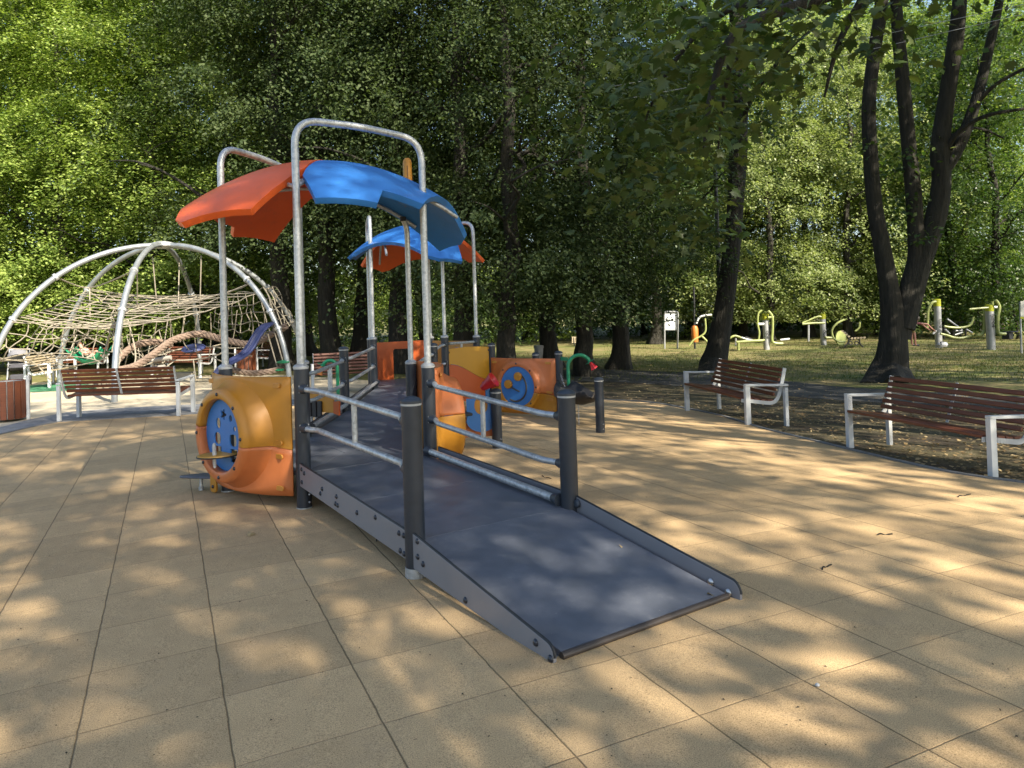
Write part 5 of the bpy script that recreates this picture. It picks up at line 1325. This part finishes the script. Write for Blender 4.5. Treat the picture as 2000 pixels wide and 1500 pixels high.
# leaning tree with the lamp post in front of it
dt = float((G(1392, 724)-CAM)@FWD); b0 = G(1392, 727)
S_ = [[(b0+np.array([0, 0, -.35]), .56), (at(1394, 710, dt), .46), (at(1401, 680, dt), .37), (at(1414, 600, dt), .315), (at(1427, 500, dt), .285), (at(1436, 400, dt), .265), (at(1441, 300, dt), .30), (at(1444, 180, dt), .27), (at(1440, 60, dt), .24), (at(1430, -80, dt), .2), (at(1425, -250, dt), .1)],
      [(at(1442, 250, dt), .10), (at(1475, 180, dt-1), .08), (at(1530, 110, dt-2), .05), (at(1580, 60, dt-2.5), .02)], [(at(1440, 150, dt), .12), (at(1400, 80, dt), .09), (at(1330, 10, dt-1), .05)]]
rg0 = np.random.default_rng(5)
LF = []
for i in range(70):
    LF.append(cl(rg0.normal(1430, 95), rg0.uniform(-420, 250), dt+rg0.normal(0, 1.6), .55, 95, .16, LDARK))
forked_tree('leaning_tree', 'thick dark tree leaning slightly right behind the small bench', S_, LF, GR)
# the three stemmed tree behind the right bench
d3 = float((G(1738, 742)-CAM)@FWD); b1 = G(1738, 746)
S3 = [[(b1+np.array([0, 0, -.35]), .62), (at(1738, 724, d3), .44), (at(1743, 690, d3), .37), (at(1744, 630, d3), .30), (at(1736, 560, d3), .235), (at(1722, 480, d3), .21), (at(1708, 400, d3), .19), (at(1700, 300, d3), .18), (at(1697, 200, d3), .17), (at(1708, 100, d3), .16), (at(1722, 0, d3), .16), (at(1730, -200, d3), .10)],
      [(at(1756, 660, d3), .28), (at(1775, 560, d3), .23), (at(1788, 500, d3), .20), (at(1785, 400, d3), .20), (at(1774, 280, d3), .18), (at(1762, 150, d3), .17), (at(1752, 40, d3), .15), (at(1740, -150, d3), .1)],
      [(at(1762, 640, d3), .30), (at(1797, 520, d3), .25), (at(1828, 420, d3), .26), (at(1838, 350, d3), .23), (at(1835, 290, d3), .23), (at(1850, 180, d3), .20), (at(1868, 60, d3), .19), (at(1880, -80, d3), .15), (at(1890, -250, d3), .08)],
      [(at(1842, 330, d3), .20), (at(1870, 290, d3), .16), (at(1905, 200, d3), .14), (at(1930, 100, d3), .12), (at(1952, 0, d3), .10), (at(1970, -120, d3), .05)],
      [(at(1905, 205, d3), .07), (at(1945, 165, d3-.3), .05), (at(2010, 130, d3-.6), .04), (at(2080, 100, d3-1), .02)],
      [(at(1843, 300, d3), .08), (at(1875, 255, d3-.4), .06), (at(1930, 225, d3-.8), .05), (at(2020, 210, d3-1.2), .03)],
      [(at(1845, 270, d3+.2), .05), (at(1905, 250, d3+.4), .035), (at(1960, 270, d3+.6), .02)]]
LF = []
for i in range(60): LF.append(cl(rg0.normal(1800, 130), rg0.uniform(-520, -60), d3+rg0.normal(0, 2.2), .6, 95, .17, LDARK))
for i in range(26): LF.append(cl(rg0.uniform(1700, 2010), rg0.uniform(-40, 330), d3+rg0.uniform(.5, 3), .5, 75, .16, LMAPLE))
for i in range(12): LF.append(cl(rg0.uniform(1690, 1900), rg0.uniform(180, 480), d3+rg0.uniform(-.6, .6), .28, 40, .15, LDARK))
forked_tree('forked_tree', 'dark tree forking into three stems behind the right bench', S3, LF, GR)
# near maple whose branch hangs into the picture from the upper right
nb = np.array([10.2, .8, gz(10.2, .8)])
top_ = nb+np.array([0, 0, 7.2])
SN = [[(nb+np.array([0, 0, -.3]), .42), (nb+np.array([0, 0, .4]), .30), (nb+np.array([.1, .1, 3]), .26), (top_, .22), (nb+np.array([.2, 0, 11]), .16), (nb+np.array([.3, .2, 15]), .06)],
      [(nb+np.array([0, 0, 5.2]), .15), (at(1900, -60, 8.3), .11), (at(1700, -30, 8.0), .08), (at(1560, 10, 7.6), .06), (at(1440, 60, 7.0), .045), (at(1390, 180, 6.7), .03), (at(1375, 290, 6.7), .012)],
      [(at(1560, 10, 7.6), .05), (at(1420, 20, 8.4), .04), (at(1310, 130, 8.8), .025), (at(1250, 260, 9.2), .010)],
      [(at(1440, 60, 7.0), .035), (at(1412, 200, 8.0), .020), (at(1402, 300, 8.3), .008)],
      [(at(1700, -30, 8.0), .05), (at(1640, 80, 8.0), .03), (at(1610, 190, 8.2), .012)]]
LFN = []
for px, py, d, s, n in ((1260, 150, 9, .55, 150), (1330, 90, 8, .5, 150), (1400, 40, 6.6, .36, 80), (1450, 130, 6.2, .24, 36), (1390, 225, 6.2, .24, 48), (1300, 290, 8, .42, 100), (1235, 330, 9, .42, 90), (1370, 350, 8, .30, 45), (1395, 440, 8.8, .26, 28), (1560, 60, 8, .5, 90), (1650, 30, 8, .5, 90), (1510, -10, 6.6, .4, 60), (1720, -10, 8, .45, 70), (1200, 60, 10, .6, 130), (1320, 450, 9.4, .3, 36), (1250, 230, 9.3, .5, 110), (1480, 40, 8.2, .5, 80), (1350, 200, 8.5, .45, 110)):
    LFN.append((at(px, py, d), (s, s, s*.7), int(n*1.3), .128, LBIG, MAPLE))
for i in range(70):
    LFN.append((nb+np.array([rg0.normal(0, 2.6), rg0.normal(.5, 2.6), rg0.uniform(6.5, 15)]), (.6, .6, .3), 90, .17, LBIG, KITE))
forked_tree('near_maple_tree', 'near maple hanging big pointed leaves into the top of the picture', SN, LFN, None)
# tall trees behind and to the right of the viewpoint; they cast the dappled shade
SHL = 'tall shade tree standing behind the viewpoint'
for x, y, sc in ((4, -11, 1.0), (11, -9.5, 1.05), (16, -4.5, 1.1), (-4, -12, .95), (9, -19, 1.15), (21, 3, 1.0), (33.5, -6.5, 1.05), (39, -3, 1.05), (25, -1.5, 1.0), (20, -4, 1.05)):
    tree('shade_tree', (x, y), SHL, group=GSH, sc=sc)

# far wood that closes the view, as one mass
rg = np.random.default_rng(77)
P = []
for i in range(1500):
    px = rg.uniform(-400, 2500); d = rg.uniform(52, 74); b = spot(px, d); P.append((b[0], b[1], b[2]+rg.random()**1.3*17))
P = np.array(P); d = rg.normal(0, 1, (len(P), 42, 3))*np.array([1.1, 1.1, .5]); pts = (P[:, None, :]+d).reshape(-1, 3)
V, Fc = leaves(pts, None, .48, rg, .6, KITE, .3)
kind(link('distant_wood', mesh_np('distant_wood', V, Fc, LDARK)), 'stuff')

# ------------------------------------------------------------------ grass, litter and small debris
def scatter(n, px0, px1, y0, y1):
    out_ = []
    while len(out_) < n:
        p = G(rg.uniform(px0, px1), rg.uniform(y0, y1)); out_.append(p)
    return np.array(out_)
def blades(name, pts, h, w, m):
    n = len(pts); a = rg.uniform(0, 2*pi, n); hh = h*rg.uniform(.5, 1.3, n); dx = np.stack([np.cos(a), np.sin(a), 0*a], 1)*w
    lean = rg.normal(0, .35, (n, 3))*hh[:, None]; lean[:, 2] = hh
    V = np.stack([pts-dx, pts+dx, pts+lean], 1).reshape(-1, 3); Fc = np.arange(n*3).reshape(-1, 3)
    return kind(link(name, mesh_np(name, V, Fc, m)), 'stuff')
GRASSM = leafmat('grass_blades', [(.05, .085, .018), (.095, .125, .03), (.17, .16, .06)], (1.5, 1.6, 1.), .3, .6, .2)
blades('grass', np.concatenate([scatter(9000, 1180, 2050, 690, 722), scatter(9000, 1180, 2050, 652, 690), scatter(3500, 560, 1200, 690, 720), scatter(2500, 1000, 2000, 722, 745)]), .07, .012, GRASSM)
LITM = leafmat('dry_leaves', [(.10, .065, .03), (.22, .15, .07), (.36, .28, .15)], (1, 1, .8), .15, .7, .2)
lp_ = np.concatenate([scatter(2600, 1180, 2050, 690, 725), scatter(3200, 1250, 2050, 790, 960), scatter(1800, 1180, 1900, 745, 830), scatter(700, 560, 1200, 700, 722)])
def inside(p, poly):
    c = False; n = len(poly)
    for i in range(n):
        (x0, y0), (x1, y1) = poly[i], poly[i-1]
        if (y0 > p[1]) != (y1 > p[1]) and p[0] < (x1-x0)*(p[1]-y0)/(y1-y0)+x0: c = not c
    return c
lp_ = np.array([p for p in lp_ if not inside(p, pad)])
lp_[:, 2] += .018
db = np.array([p for p in scatter(260, -50, 2050, 800, 1500) if inside(p, pad)]); db[:, 2] += .026
V, Fc = leaves(db, None, .010, rg, .3, KITE, 0.)
kind(link('debris', mesh_np('debris', V, Fc, plain('dark_debris', (.05, .035, .02), .9, 0, .5))), 'stuff')
V, Fc = leaves(lp_, None, .055, rg, .25, KITE, 0.)
ll = link('fallen_leaves', mesh_np('fallen_leaves', V, Fc, LITM)); kind(ll, 'stuff')
def twig(px, py, L, a, r=.0042, label='dark dry twig on the rubber tiles', dz=.03):
    p = G(px, py); x = np.array([cos(a), sin(a), 0.])
    pts = [p+x*L*(t-.5)+np.array([0, 0, dz-.012+.012*abs(sin(5*t))])+np.array([-x[1], x[0], 0])*.03*sin(4*t)*L*3 for t in np.linspace(0, 1, 6)]
    o = MB().tube(bez(pts, 3), r, 6).build('twig', BARK); return tag(o, label, 'twig', 'twigs on the rubber tiles')
for px, py, L, a in ((1068, 938, .13, 1.9), (1882, 975, .16, .1), (1614, 1117, .10, .3), (740, 1060, .09, 1.0), (1727, 1052, .10, -.4)): twig(px, py, L, a)
def dry_leaf(p, sz, a, label, tiltv=.3):
    V0, F0 = MAPLE; R_ = Matrix.Rotation(a, 3, 'Z') @ Matrix.Rotation(tiltv, 3, 'X')
    vs = [R_ @ (Vector((v[0], v[1]-.4, v[2]*2.2))*sz)+V3(p) for v in V0]
    me = bpy.data.meshes.new('dry_leaf'); me.from_pydata(vs, [], [tuple(map(int, f)) for f in F0]); me.materials.append(LITM)
    return tag(link('dry_leaf', me), label, 'leaf')
p = G(491, 1052); dry_leaf(p+np.array([0, 0, .035]), .06, .4, 'curled rust brown leaf on the tiles below the ramp side')
p = at(1238, 1066, 3.95); dry_leaf(np.array([2.62, -.12, .135]), .05, 1., 'small brown leaf against the right ramp board', .9)
p = G(1388, 1180); dry_leaf(p+np.array([0, 0, .045]), .05, 2., 'brown leaf caught on the ramp end', .8)
wp_ = G(1597, 1352); tag(MB().lathe([(0, 0), (.008, .002), (.009, .006), (.005, .011), (0, .012)], 10, None, wp_+np.array([0, 0, .022])).build('pebble', RING), 'small white pebble in a tile joint', 'pebble')

# two thin cables in front of the right hand trees
for k, (a, b, c) in enumerate((((1200, 168, 16), (1530, 108, 15), (2040, 0, 13.5)), ((1230, 192, 16), (1560, 128, 15), (2040, 18, 13.5)))):
    o = MB().tube(bez([at(*a), at(*b), at(*c)], 6), .006, 5).build('cable', MGREY)
    tag(o, 'thin overhead cable, the %s one of the pair before the right trees' % ('upper', 'lower')[k], 'cable')
